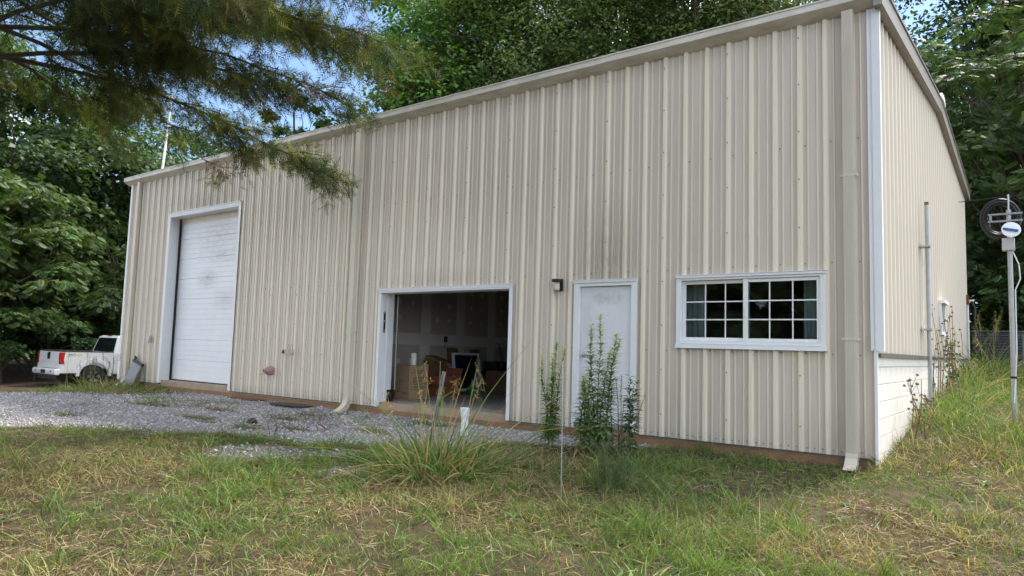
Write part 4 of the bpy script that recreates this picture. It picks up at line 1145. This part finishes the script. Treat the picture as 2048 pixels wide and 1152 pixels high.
# the far wood, one mass
n = 26000
az = np.where(rng.random(n) < .62, rng.uniform(146, 182, n), rng.uniform(78, 100, n)); d = rng.uniform(46, 62, n)
hz = np.where(az > 140, 8.5 + 2.5 * np.sin(az * .9), 15 + 2 * np.sin(az * 1.3))
P = np.stack([CAM.x + d * np.cos(np.radians(az)), CAM.y + d * np.sin(np.radians(az)), -.6 + hz * rng.random(n) ** .8], 1)
N = rng.normal(size=(n, 3)) + np.array([0, 0, 1.]); D = rng.normal(size=(n, 3))
l = rng.uniform(.35, .75, n)
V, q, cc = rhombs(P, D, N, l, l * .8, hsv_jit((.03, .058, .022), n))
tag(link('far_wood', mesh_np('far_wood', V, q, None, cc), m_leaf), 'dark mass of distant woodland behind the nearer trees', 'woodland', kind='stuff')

# ------------------------------------------------------------------ the cedar that overhangs from the left
def cedar():
    tx, ty = -9.1, -6.5
    t = empty('cedar_tree', (tx, ty, G(tx, ty) - .05), 0, 'old cedar with drooping dark sprays hanging in front of the roof', 'tree')
    Ht = 12.0
    tb = MB(); tb.tube(limb_path((0, 0, -.2), (.3, .2, Ht), 0, 10, .05), list(np.linspace(.28, .03, 11)), 10)
    # spray: a flat drooping twig with side twigs, each a sliver
    sp = []
    for i in range(5):
        s = (i + .5) / 5
        for sd in (-1, 1):
            sp.append(((0, .17 * s, -.04 * s * s), (sd * .62, .78, -.15 * rng.random()), .085 * (1 - .5 * s) + .02))
    sp.append(((0, 0, 0), (0, 1, -.18), .22))
    P0 = np.array([p for p, _, _ in sp]); D0 = unit(np.array([d for _, d, _ in sp])); L0 = np.array([l for *_, l in sp])
    V0, _, q0, _ = blades(P0, D0, L0, np.full(len(sp), .0115), np.zeros((len(sp), 3)), np.zeros((len(sp), 3)), 1, unit(np.cross(D0, np.array([0, 0, 1.]))))
    TPL = (V0, q0)
    SP = []; SD = []; SC = []; SS = []
    nl = 92
    for i in range(nl):
        z = 5.0 + 6.4 * (i / nl) ** 1.1; a = i * 2.39996 + .6 + rng.normal(0, .25)
        L = (5.15 * (1 - ((z - 5.0) / 8.2) ** 1.8) + .4) * rng.uniform(.75, 1.06)
        dirn = np.array([math.cos(a), math.sin(a), 0])
        b0 = np.array([.3 * z / Ht, .2 * z / Ht, z]); m = 9; path = []
        rise = rng.uniform(.05, .26)
        for k in range(m + 1):
            s = k / m
            p = b0 + dirn * L * s + np.array([0, 0, L * (rise * s - .25 * s ** 2.3)]); p += rng.normal(0, .05, 3) * s
            path.append(p)
        tb.tube([tuple(p) for p in path], list(np.linspace(.036, .006, m + 1)), 6, caps=False)
        aa = (math.degrees(a) + 180) % 360 - 180
        nb = int((12 + L * 5.5) * (1 if -75 < aa < 105 else .35))
        for j in range(nb):
            s = rng.uniform(.22, 1.0); k = min(int(s * m), m - 1); p = path[k] + (path[k + 1] - path[k]) * (s * m - k)
            sd = np.array([-dirn[1], dirn[0], 0]) * rng.choice([-1, 1]); bl = rng.uniform(.3, 1.0) * (1.25 - .6 * s)
            bd = unit(dirn * .7 + sd * rng.uniform(.2, 1.0) + np.array([0, 0, rng.uniform(-.55, .12)]))
            e_ = p + bd * bl + np.array([0, 0, -.22 * bl])
            tb.tube([tuple(p), tuple((p + e_) / 2 + np.array([0, 0, .05 * bl])), tuple(e_)], [.012, .007, .004], 4, caps=False)
            ns = int(12 + bl * 34); u = rng.uniform(.12, 1.05, ns)
            base = rng.choice(4, p=[.52, .22, .16, .10])
            colb = ((.055, .080, .028), (.085, .10, .028), (.17, .19, .036), (.11, .075, .035))[base]
            SP.append(p + (e_ - p) * u[:, None] + rng.normal(0, .09, (ns, 3)))
            SD.append(bd * .7 + rng.normal(0, .75, (ns, 3)) + np.array([0, 0, -.35])); SS.append(rng.uniform(.8, 1.6, ns)); SC.append(hsv_jit(colb, ns, .3))
    P = np.concatenate(SP); D = np.concatenate(SD); s = np.concatenate(SS); col = np.concatenate(SC)
    print('cedar sprays', len(P))
    V, q, cc = place(TPL, P, D, rng.normal(0, .9, (len(P), 3)) + np.array([0, 0, 1.]), s, col)
    link('trunk', tb.mesh('trunk', recalc=False), m_bark, t); link('crown', mesh_np('crown', V, None, q, cc), m_ced, t)
cedar()

# ------------------------------------------------------------------ grass, straw, gravel
def scatter(n, rmin, rmax, a0=70, a1=190, p=1.0):
    r = rmin + (rmax - rmin) * rng.random(n) ** (1.0 + p * .35); a = np.radians(rng.uniform(a0, a1, n))
    return CAM.x + r * np.cos(a), CAM.y + r * np.sin(a), r
def outside(x, y, g=.03): return ~((x > X0 - .1) & (x < X1 - .0 + g) & (y > -g) & (y < YB + .1))

PAL = np.array([(.105, .200, .036), (.160, .240, .050), (.185, .205, .075), (.42, .335, .165), (.22, .145, .075)])
def grass_field():
    n = 370000
    x, y, r = scatter(n, .9, 26)
    keep = outside(x, y)
    gmk = gravel_mask(x, y)
    keep &= rng.random(n) > gmk * 1.02
    # bare and thin spots
    th = vnoise(x, y, .9, 21) * .6 + vnoise(x, y, .28, 22) * .4
    bare = np.exp(-(((x + 5.6) / 1.2) ** 2 + ((y + 5.3) / .35) ** 2)) + np.exp(-(((x + 4.2) / .8) ** 2 + ((y + 6.2) / .3) ** 2)) + .8 * np.exp(-(((x - .85) / .22) ** 2 + ((y - .55) / .6) ** 2))
    keep &= rng.random(n) < (.34 + 1.1 * sst(.28, .72, th)) * (1 - .8 * np.clip(bare, 0, 1))
    keep &= ~((x < -18.3) & (r > 23.5) & (y < -2.0) & (rng.random(n) < .5))
    x, y, r = x[keep], y[keep], r[keep]; n = len(x)
    z = gz(x, y)
    tuft0 = vnoise(x, y, .22, 41)
    a = vnoise(x, y, 1.3, 31) * .6 + vnoise(x, y, .4, 32) * .4
    # how dry: patches; the strip round the tall clump is straw, the band by the gravel is fresh
    dry = .06 + 1.05 * sst(.42, .66, a) - .35 * sst(.6, .85, tuft0)
    dry += .85 * np.exp(-(((x + 1.9) / 1.9) ** 2 + ((y + 3.6) / .9) ** 2)) + .35 * sst(-5.2, -6.2, y) * (x > -3.5)
    dry -= .03
    dry -= .5 * np.exp(-(((x + 7.6) / 2.0) ** 2 + ((y + 4.4) / .6) ** 2)) + .35 * np.exp(-(((x + .4) / 1.6) ** 2 + ((y + .9) / .7) ** 2))
    wl = np.exp(-(((x + 16.4) / 1.8) ** 2 + ((y + 1.4) / .9) ** 2)) + np.exp(-(((x - 1.0) / .6) ** 2 + ((y - 9.5) / 3.2) ** 2))
    dry += .35 * wl
    k = np.where(rng.random(n) < np.clip(dry, .05, .9), rng.choice([3, 4, 2], n, p=[.5, .25, .25]), rng.choice([0, 1, 2], n, p=[.45, .35, .2]))
    col = PAL[k] * (1 + rng.normal(0, .22, (n, 1)).clip(-.5, .6))
    tuft = vnoise(x, y, .22, 41)
    L = (.045 + .09 * rng.random(n) + .24 * sst(.58, .9, tuft) * rng.random(n)) * (1 + .5 * sst(.5, .9, vnoise(x, y, 2.0, 44)))
    L *= 1 + 2.6 * wl * rng.random(n)
    L *= np.where(gravel_mask(x, y) > .25, .6, 1)
    L *= 1 + .8 * np.exp(-((x - 1.3) / .9) ** 2) * (y > .5)
    W = .004 + .0065 * rng.random(n) ** 1.5 + .00055 * np.clip(r - 3, 0, 20)
    flat = (k >= 3) & (rng.random(n) < .6)
    D = rng.normal(0, .45, (n, 3)); D[:, 2] = np.where(flat, rng.uniform(.02, .35, n), rng.uniform(.7, 1.3, n))
    h = rng.normal(size=(n, 3)); h[:, 2] = -.5; bend = h * np.where(flat, .1, .38)[:, None]
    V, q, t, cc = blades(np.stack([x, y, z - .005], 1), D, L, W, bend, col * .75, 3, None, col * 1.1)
    V[:, 2] = np.maximum(V[:, 2], np.repeat(z - .006, 7))
    print('grass', n)
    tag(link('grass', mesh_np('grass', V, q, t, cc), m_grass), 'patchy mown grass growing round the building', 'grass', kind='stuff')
    # cut straw lying about
    n = 105000; x, y, r = scatter(n, .9, 16)
    a = vnoise(x, y, .8, 51) + .5 * np.exp(-(((x + 1.7) / 2.2) ** 2 + ((y + 3.4) / 1.0) ** 2))
    keep = outside(x, y) & (gravel_mask(x, y) < .35) & (rng.random(n) < .22 + .78 * sst(.35, .8, a)); x, y, r = x[keep], y[keep], r[keep]; n = len(x)
    D = rng.normal(size=(n, 3)); D[:, 2] = rng.uniform(-.05, .22, n)
    c = np.array([(.36, .27, .14), (.20, .13, .07), (.13, .085, .05), (.28, .23, .13)])[rng.integers(0, 4, n)] * (1 + rng.normal(0, .2, (n, 1)).clip(-.5, .5))
    V, q, t, cc = blades(np.stack([x, y, gz(x, y) + rng.uniform(.006, .04, n)], 1), D, rng.uniform(.04, .16, n), .004 + .006 * rng.random(n) ** 2 + .0004 * r, rng.normal(0, .12, (n, 3)), c, 2)
    tag(link('straw', mesh_np('straw', V, q, t, cc), m_grass), 'dry cut straw lying over the grass', 'straw', kind='stuff')
grass_field()
def rosettes():
    m = 1500; x, y, r = scatter(m, 1.2, 15); keep = outside(x, y) & (gravel_mask(x, y) < .3) & (vnoise(x, y, 1.4, 71) > .42); x, y = x[keep], y[keep]; m = len(x)
    k = 8; n = m * k; a = rng.random(n) * 6.28; cx = np.repeat(x, k); cy = np.repeat(y, k)
    s = np.repeat(rng.uniform(.5, 1.3, m), k)
    D = np.stack([np.cos(a), np.sin(a), rng.uniform(.15, .9, n)], 1)
    col = np.repeat(np.array([(.075, .15, .032), (.11, .19, .045), (.10, .13, .05)])[rng.integers(0, 3, m)], k, 0) * rng.uniform(.75, 1.25, (n, 1))
    V, q, cc = lances(np.stack([cx, cy, gz(cx, cy)], 1), D, np.tile([0, 0, 1.], (n, 1)), .10 * s * rng.uniform(.6, 1.2, n), .034 * s, col, .35)
    tag(link('lawn_weeds', mesh_np('lawn_weeds', V, q, None, cc), m_weed), 'low broad leaved weeds scattered through the grass', 'weeds', kind='stuff')
rosettes()

def gravel():
    n = 46000
    x = rng.uniform(-21, -1.9, n); y = rng.uniform(-6, 0.0, n)
    r = np.hypot(x - CAM.x, y - CAM.y)
    keep = (rng.random(n) < gravel_mask(x, y)) & (rng.random(n) < np.clip(13 / r, .35, 1)); x, y, r = x[keep], y[keep], r[keep]; n = len(x)
    s = rng.uniform(.009, .022, n) * (1 + .02 * r)
    o8 = np.array([(1, 0, 0), (0, 1, 0), (-1, 0, 0), (0, -1, 0), (0, 0, 1), (0, 0, -1)], float)
    w = rng.random(n) * 6.28; cw, sw = np.cos(w), np.sin(w)
    V = o8[None] * (s[:, None, None]) * rng.uniform(.6, 1.25, (n, 6, 1)) * np.array([1.2, .85, .7])
    V = np.stack([V[..., 0] * cw[:, None] - V[..., 1] * sw[:, None], V[..., 0] * sw[:, None] + V[..., 1] * cw[:, None] + rng.normal(0, .2, (n, 6)) * s[:, None], V[..., 2] + rng.normal(0, .25, (n, 6)) * s[:, None]], -1)
    V += np.stack([x, y, gz(x, y) + s * .25], 1)[:, None]
    F = np.array([(0, 1, 4), (1, 2, 4), (2, 3, 4), (3, 0, 4), (1, 0, 5), (2, 1, 5), (3, 2, 5), (0, 3, 5)])
    T = (F[None] + (np.arange(n) * 6)[:, None, None]).reshape(-1, 3)
    c = np.array([(.42, .405, .395), (.31, .30, .305), (.52, .505, .49), (.33, .28, .24)])[rng.integers(0, 4, n)] * rng.uniform(.7, 1.25, (n, 1))
    ms = bpy.data.materials.new('crushed_stone'); ms.use_nodes = True
    a = ms.node_tree.nodes.new('ShaderNodeAttribute'); a.attribute_name = 'Col'; b = ms.node_tree.nodes['Principled BSDF']; b.inputs['Roughness'].default_value = .85
    ms.node_tree.links.new(a.outputs['Color'], b.inputs['Base Color'])
    print('stones', n)
    tag(link('gravel', mesh_np('gravel', V.reshape(-1, 3), None, T, np.repeat(c, 6, 0)), ms), 'grey crushed stone spread before the doors', 'gravel', kind='stuff')
gravel()

# ------------------------------------------------------------------ single plants
def tall_grass(x, y, n, rad, Lm, label, seeds=6, dryf=.25, name='tall_grass_clump', seedh=1.05):
    t = empty(name, (x, y, G(x, y)), 0, label, 'grass clump')
    a = rng.random(n) * 6.28; r = rad * rng.random(n) ** .6
    P = np.stack([r * np.cos(a), r * np.sin(a), np.zeros(n)], 1); P[:, 2] = gz(x + P[:, 0], y + P[:, 1]) - G(x, y)
    out = np.stack([np.cos(a), np.sin(a), np.zeros(n)], 1)
    D = out * (.03 + .32 * (r / rad) ** 1.5)[:, None] + rng.normal(0, .46, (n, 3)); D[:, 2] = 1
    L = Lm * rng.uniform(.35, 1.2, n) * (1 - .5 * (r / rad) ** 1.5); W = rng.uniform(.008, .026, n) * np.where(Lm > .8, 1, .7)
    k = np.where(rng.random(n) < dryf, rng.choice([2, 3], n, p=[.4, .6]), rng.choice([0, 1], n))
    pal = np.array([(.085, .17, .04), (.15, .235, .06), (.26, .26, .08), (.42, .32, .15)])
    col = pal[k] * (1 + rng.normal(0, .2, (n, 1)).clip(-.5, .5))
    bend = (out + rng.normal(0, .5, (n, 3))) * (rng.uniform(.1, .6, n) + .7 * (rng.random(n) < .3))[:, None] + np.array([0, 0, -1.]) * (rng.uniform(.05, .6, n) + .5 * (rng.random(n) < .3))[:, None]
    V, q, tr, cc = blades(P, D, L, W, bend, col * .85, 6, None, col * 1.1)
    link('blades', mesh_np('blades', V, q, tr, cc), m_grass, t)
    for i in range(seeds):
        a0 = rng.random() * 6.28; rr = rad * rng.random() * .9; p = Vector((rr * math.cos(a0), rr * math.sin(a0), 0)); lean = Vector((rng.normal(0, .22), rng.normal(0, .16), 0))
        h = seedh * rng.uniform(.85, 1.15); pts = [p, p + Vector((0, 0, h * .5)) + lean * .35, p + Vector((0, 0, h)) + lean]
        st = MB().tube([tuple(v) for v in pts], [.004, .003, .0018], 5).build('seed_stalk', mat('pale_stalk', (.30, .30, .12), .7) if i == 0 else bpy.data.materials['pale_stalk'], t)
        m = 26; u = rng.random(m); P = np.array(pts[1])[None] * (1 - (.55 + .45 * u))[:, None] + np.array(pts[2])[None] * (.55 + .45 * u)[:, None]
        P = P + rng.normal(0, .02, (m, 3)); Dd = rng.normal(0, .6, (m, 3)) + np.array([lean.x * 2, lean.y * 2, .2])
        V, q, tr, cc = blades(P, Dd, np.full(m, .09), np.full(m, .008), np.tile([0, 0, -.6], (m, 1)), hsv_jit((.33, .24, .11), m), 2)
        link('seed_head', mesh_np('seed_head', V, q, tr, cc), m_grass, st)
    return t
t = tall_grass(-3.15, -3.35, 900, .62, 1.0, 'big clump of tall arching green grass round the leaning post', 7, .42)
n = 520; a = rng.random(n) * 6.28; r = .85 * rng.random(n) ** .5
P = np.stack([r * np.cos(a) + .1, r * np.sin(a) - .15, rng.uniform(.0, .22, n) * (1 - r / .9)], 1); P[:, 2] += gz(P[:, 0] - 3.15, P[:, 1] - 3.35) - G(-3.15, -3.35)
D = rng.normal(size=(n, 3)); D[:, 2] = rng.uniform(-.1, .5, n)
V, q, tr, cc = blades(P, D, rng.uniform(.15, .5, n), rng.uniform(.005, .012, n), rng.normal(0, .35, (n, 3)) + np.array([0, 0, -.35]), np.array([(.40, .29, .14), (.25, .16, .08), (.33, .25, .13)])[rng.integers(0, 3, n)] * rng.uniform(.7, 1.2, (n, 1)), 4)
V[:, 2] = np.maximum(V[:, 2], gz(V[:, 0] - 3.15, V[:, 1] - 3.35) - G(-3.15, -3.35))
link('dead_blades', mesh_np('dead_blades', V, q, tr, cc), m_grass, t)
# two long arching leaves on a tall stalk
st = MB().tube([(-.1, .1, 0), (-.13, .12, .7), (-.14, .12, 1.22)], [.006, .005, .003], 6).build('cane', mat('green_cane', (.16, .20, .06), .6), t)
Pp = np.array([(-.13, .12, .78), (-.13, .12, .62), (-.14, .12, 1.2), (-.13, .12, .72), (-.12, .11, .4)]); Dd = np.array([(.8, .1, .75), (-.6, -.2, .9), (-.8, .0, .55), (.35, -.3, .9), (.7, -.4, .5)])
bb = np.array([(.25, 0, -.55), (-.35, 0, -1.0), (-.3, 0, -.75), (.3, -.1, -1.0), (.2, 0, -1.0)])
V, q, tr, cc = blades(Pp, Dd, np.array([.75, .5, .5, .42, .5]), np.array([.028, .034, .012, .03, .03]), bb, np.tile([.09, .17, .05], (5, 1)), 7, unit(np.cross(Dd, np.array([0, .3, 1.]))))
link('long_leaf', mesh_np('long_leaf', V, q, tr, cc), m_grass, st)
tall_grass(-4.35, -3.35, 150, .30, .42, 'small fresh grass tuft at the gravel edge left of the big clump', 0, .1, 'grass_tuft')
tall_grass(-5.4, -2.9, 130, .30, .30, 'low green grass tuft in the gravel near the dead twigs', 0, .1, 'grass_tuft')
tall_grass(-4.1, -5.0, 110, .26, .30, 'bright grass tuft beside the bare brown soil', 0, .1, 'grass_tuft')
tall_grass(.1, -5.1, 120, .24, .34, 'bright upright grass tuft in the straw of the open lawn', 0, .15, 'grass_tuft')
tall_grass(-16.6, -1.1, 330, .9, .62, 'yellow green weedy grass by the far wall corner', 6, .5, 'weedy_grass', .8)
tall_grass(-15.2, -.9, 160, .8, .34, 'low yellow grass at the foot of the tall door jamb', 0, .5, 'weedy_grass')
tall_grass(1.02, 10.2, 260, .55, 1.05, 'tall yellowing weeds against the rear of the end wall', 5, .6, 'weedy_grass', 1.3)
tall_grass(.95, 2.6, 160, .40, .50, 'yellow grass at the foot of the strapped pipe', 2, .55, 'weedy_grass', .6)

tall_grass(.92, 4.6, 170, .55, .62, 'weedy grass growing under the dead stalks by the end wall', 3, .5, 'weedy_grass', .8)
tall_grass(.95, 7.6, 200, .60, .85, 'tall weedy grass between the vine and the rear weeds', 4, .5, 'weedy_grass', 1.0)
tall_grass(.90, .9, 110, .40, .32, 'short weedy grass at the front foot of the block wall', 0, .45, 'weedy_grass')
m_stem = mat('green_stem', (.10, .12, .045), .7)
m_deadstem = mat('brown_stem', (.16, .10, .06), .9)
def weed(name, x, y, stems, label, leafL=.10, leafW=.018, dens=70, base=(.19, .32, .09), top=(.40, .48, .17), topfl=True):
    """stems: list of (dx, dy, height, leanx, leany)"""
    t = empty(name, (x, y, G(x, y)), 0, label, 'weed')
    for (dx, dy, h, lx, ly) in stems:
        j = lambda: Vector((rng.normal(0, .022), rng.normal(0, .022), 0)); lx += rng.normal(0, .05); pts = [Vector((dx, dy, -.03)), Vector((dx + lx * .2, dy + ly * .2, h * .4)) + j(), Vector((dx + lx * .55, dy + ly * .55, h * .75)) + j(), Vector((dx + lx, dy + ly, h))]
        so = MB().tube([tuple(p) for p in pts], [.006, .005, .0035, .0018], 5).build('stem', m_stem, t)
        n = int(dens * h); s = np.sort(rng.uniform(.10, 1.0, n))
        PT = np.array([tuple(p) for p in pts]); kk = np.array([0, .4, .75, 1.0])
        P = np.stack([np.interp(s, kk, PT[:, i]) for i in range(3)], 1)
        a = np.arange(n) * 2.4 + rng.normal(0, .3, n); up = .15 + .55 * s
        D = np.stack([np.cos(a), np.sin(a), up], 1)
        l = leafL * (1.05 - .62 * s ** 1.5) * rng.uniform(.75, 1.2, n); w = leafW * (1.0 - .45 * s) * rng.uniform(.8, 1.2, n)
        c = np.array(base)[None] * (1 - s[:, None] ** 2) + np.array(top)[None] * s[:, None] ** 2
        c = c * (1 + rng.normal(0, .18, (n, 1)))
        V, q, cc = lances(P, D, np.tile([0, 0, 1.], (n, 1)), l, w, c, .30); parts = [(V, q, None, cc)]
        if topfl:
            m = 34; s2 = rng.uniform(.80, 1.0, m); P = np.stack([np.interp(s2, kk, PT[:, i]) for i in range(3)], 1)
            D = rng.normal(size=(m, 3)) + np.array([0, 0, 1.0])
            V, q, cc = lances(P, D, np.tile([0, 0, 1.], (m, 1)), rng.uniform(.03, .065, m), np.full(m, .010), np.tile(top, (m, 1)) * rng.uniform(.8, 1.3, (m, 1)), .3); parts.append((V, q, None, cc))
        V, q, _, cc = join(parts); link('foliage', mesh_np('foliage', V, q, None, cc), m_weed, so)
    return t
weed('goldenrod', -3.12, -1.28, [(0, 0, 1.38, .03, .02), (.05, .03, 1.32, .12, .0), (-.05, 0, 1.22, -.08, .03), (.02, -.04, 1.18, .10, -.05), (.08, .0, .9, .0, 0)], 'slim goldenrod with bushy top beside the thin rod', .16, .040, 130)
weed('goldenrod', -2.42, -1.25, [(-.24, .02, .95, -.04, 0), (-.16, .0, 1.25, .08, .02), (-.05, .05, 1.62, -.02, .03), (.02, 0, 1.74, .06, .02), (.06, -.05, 1.30, .12, 0), (.10, .04, 1.50, .14, .04), (.0, -.08, .95, -.10, -.04), (-.1, .06, .85, -.12, .0), (.14, .0, 1.45, .25, .02)], 'tall bushy goldenrod standing right in front of the walk-in door', .19, .042, 120)
weed('pokeweed', -2.12, -.98, [(.0, 0, .98, .10, .02), (.03, .03, .92, .05, 0)], 'broad leaved weed right of the goldenrod by the door', .19, .065, 75, (.05, .10, .025), (.12, .20, .05), False)
weed('aster', -2.05, -1.25, [(-.12, 0, .85, -.1, 0), (-.06, .02, .95, -.05, 0), (.0, .0, 1.02, .02, 0), (.05, .0, .9, .1, .0), (.1, .03, .8, .22, .0), (-.02, -.05, .75, .0, 0)], 'wispy fine leaved aster between the goldenrod and broad leaved weed', .08, .014, 150, (.085, .12, .06), (.15, .19, .10), False)
weed('aster', -1.15, -2.95, [(rng.uniform(-.22, .22), rng.uniform(-.2, .2), rng.uniform(.3, .62), rng.normal(0, .14), rng.normal(0, .1)) for _ in range(16)], 'low feathery grey green aster bush in the dry grass', .075, .012, 170, (.055, .085, .045), (.09, .125, .065), False)
weed('ragweed', 1.12, 11.3, [(rng.uniform(-.5, .4), rng.uniform(-.4, .4), rng.uniform(.7, 1.5), rng.normal(0, .1), 0) for _ in range(9)], 'tall leafy weeds beside the rear corner of the end wall', .12, .025, 60, (.10, .13, .03), (.26, .26, .07))
weed('ragweed', -17.4, -.75, [(rng.uniform(-.7, .5), rng.uniform(-.3, .2), rng.uniform(.5, 1.0), rng.normal(0, .15), 0) for _ in range(9)], 'thin leafy weeds in front of the truck at the wall corner', .08, .014, 60, (.075, .11, .035), (.13, .16, .06))

def dead_stalks(x, y, n, h, label, name='dead_weed', spread=.2, heads=True, col=m_deadstem):
    t = empty(name, (x, y, G(x, y)), 0, label, 'dead weed')
    for i in range(n):
        a = Vector((rng.normal(0, spread * .4), rng.normal(0, spread), 0)); l = Vector((rng.normal(0, .06), rng.normal(0, spread), h * rng.uniform(.55, 1.05)))
        mid = a + l * .5 + Vector((rng.normal(0, .05), rng.normal(0, .08), 0)); b_ = a + l
        st = MB().tube([tuple(a), tuple(mid), tuple(b_)], [.008, .006, .003], 5).build('stalk', col, t)
        for j in range(4):
            s = rng.uniform(.35, .95); p = a.lerp(b_, s); e_ = p + Vector((rng.normal(0, .05), rng.normal(0, .14), rng.uniform(.05, .2)))
            MB().tube([tuple(p), tuple(e_)], [.003, .002], 4).build('twig', col, st)
            if heads: 
                MB().lathe([(0, -.015), (.016, -.008), (.02, .006), (.008, .016), (0, .018)], 7, tuple(e_)).build('seed_head', m_deadstem, st)
    return t
dead_stalks(.78, 5.2, 13, 1.65, 'tangle of brown dead stalks with seed heads against the end wall', spread=.30)
dead_stalks(.85, 1.7, 7, .75, 'thin grey dead stems before the white block wall', spread=.28, heads=True)
dead_stalks(-6.85, -2.45, 12, .22, 'bundle of dark dead twigs lying on the gravel', 'dead_twigs', .28, False, m_twig)
t = empty('vine_patch', (.74, 6.4, G(.74, 6.4)), 0, 'green climbing vine clinging low on the end wall', 'vine')
MB().tube([(0, 0, 0), (.02, .05, .4), (-.02, .0, .85)], [.012, .01, .006], 5).build('stem', m_stem, t)
n = 220; zz = rng.uniform(.1, .95, n); P = np.stack([rng.normal(0, .05, n), rng.normal(0, .16, n), zz], 1)
V, q, cc = rhombs(P, rng.normal(size=(n, 3)) + np.array([.4, 0, -.6]), np.array([1., 0, .4]) + rng.normal(0, .4, (n, 3)), np.full(n, .075), np.full(n, .06), hsv_jit((.055, .10, .03), n))
link('foliage', mesh_np('foliage', V, q, None, cc), m_weed, t)
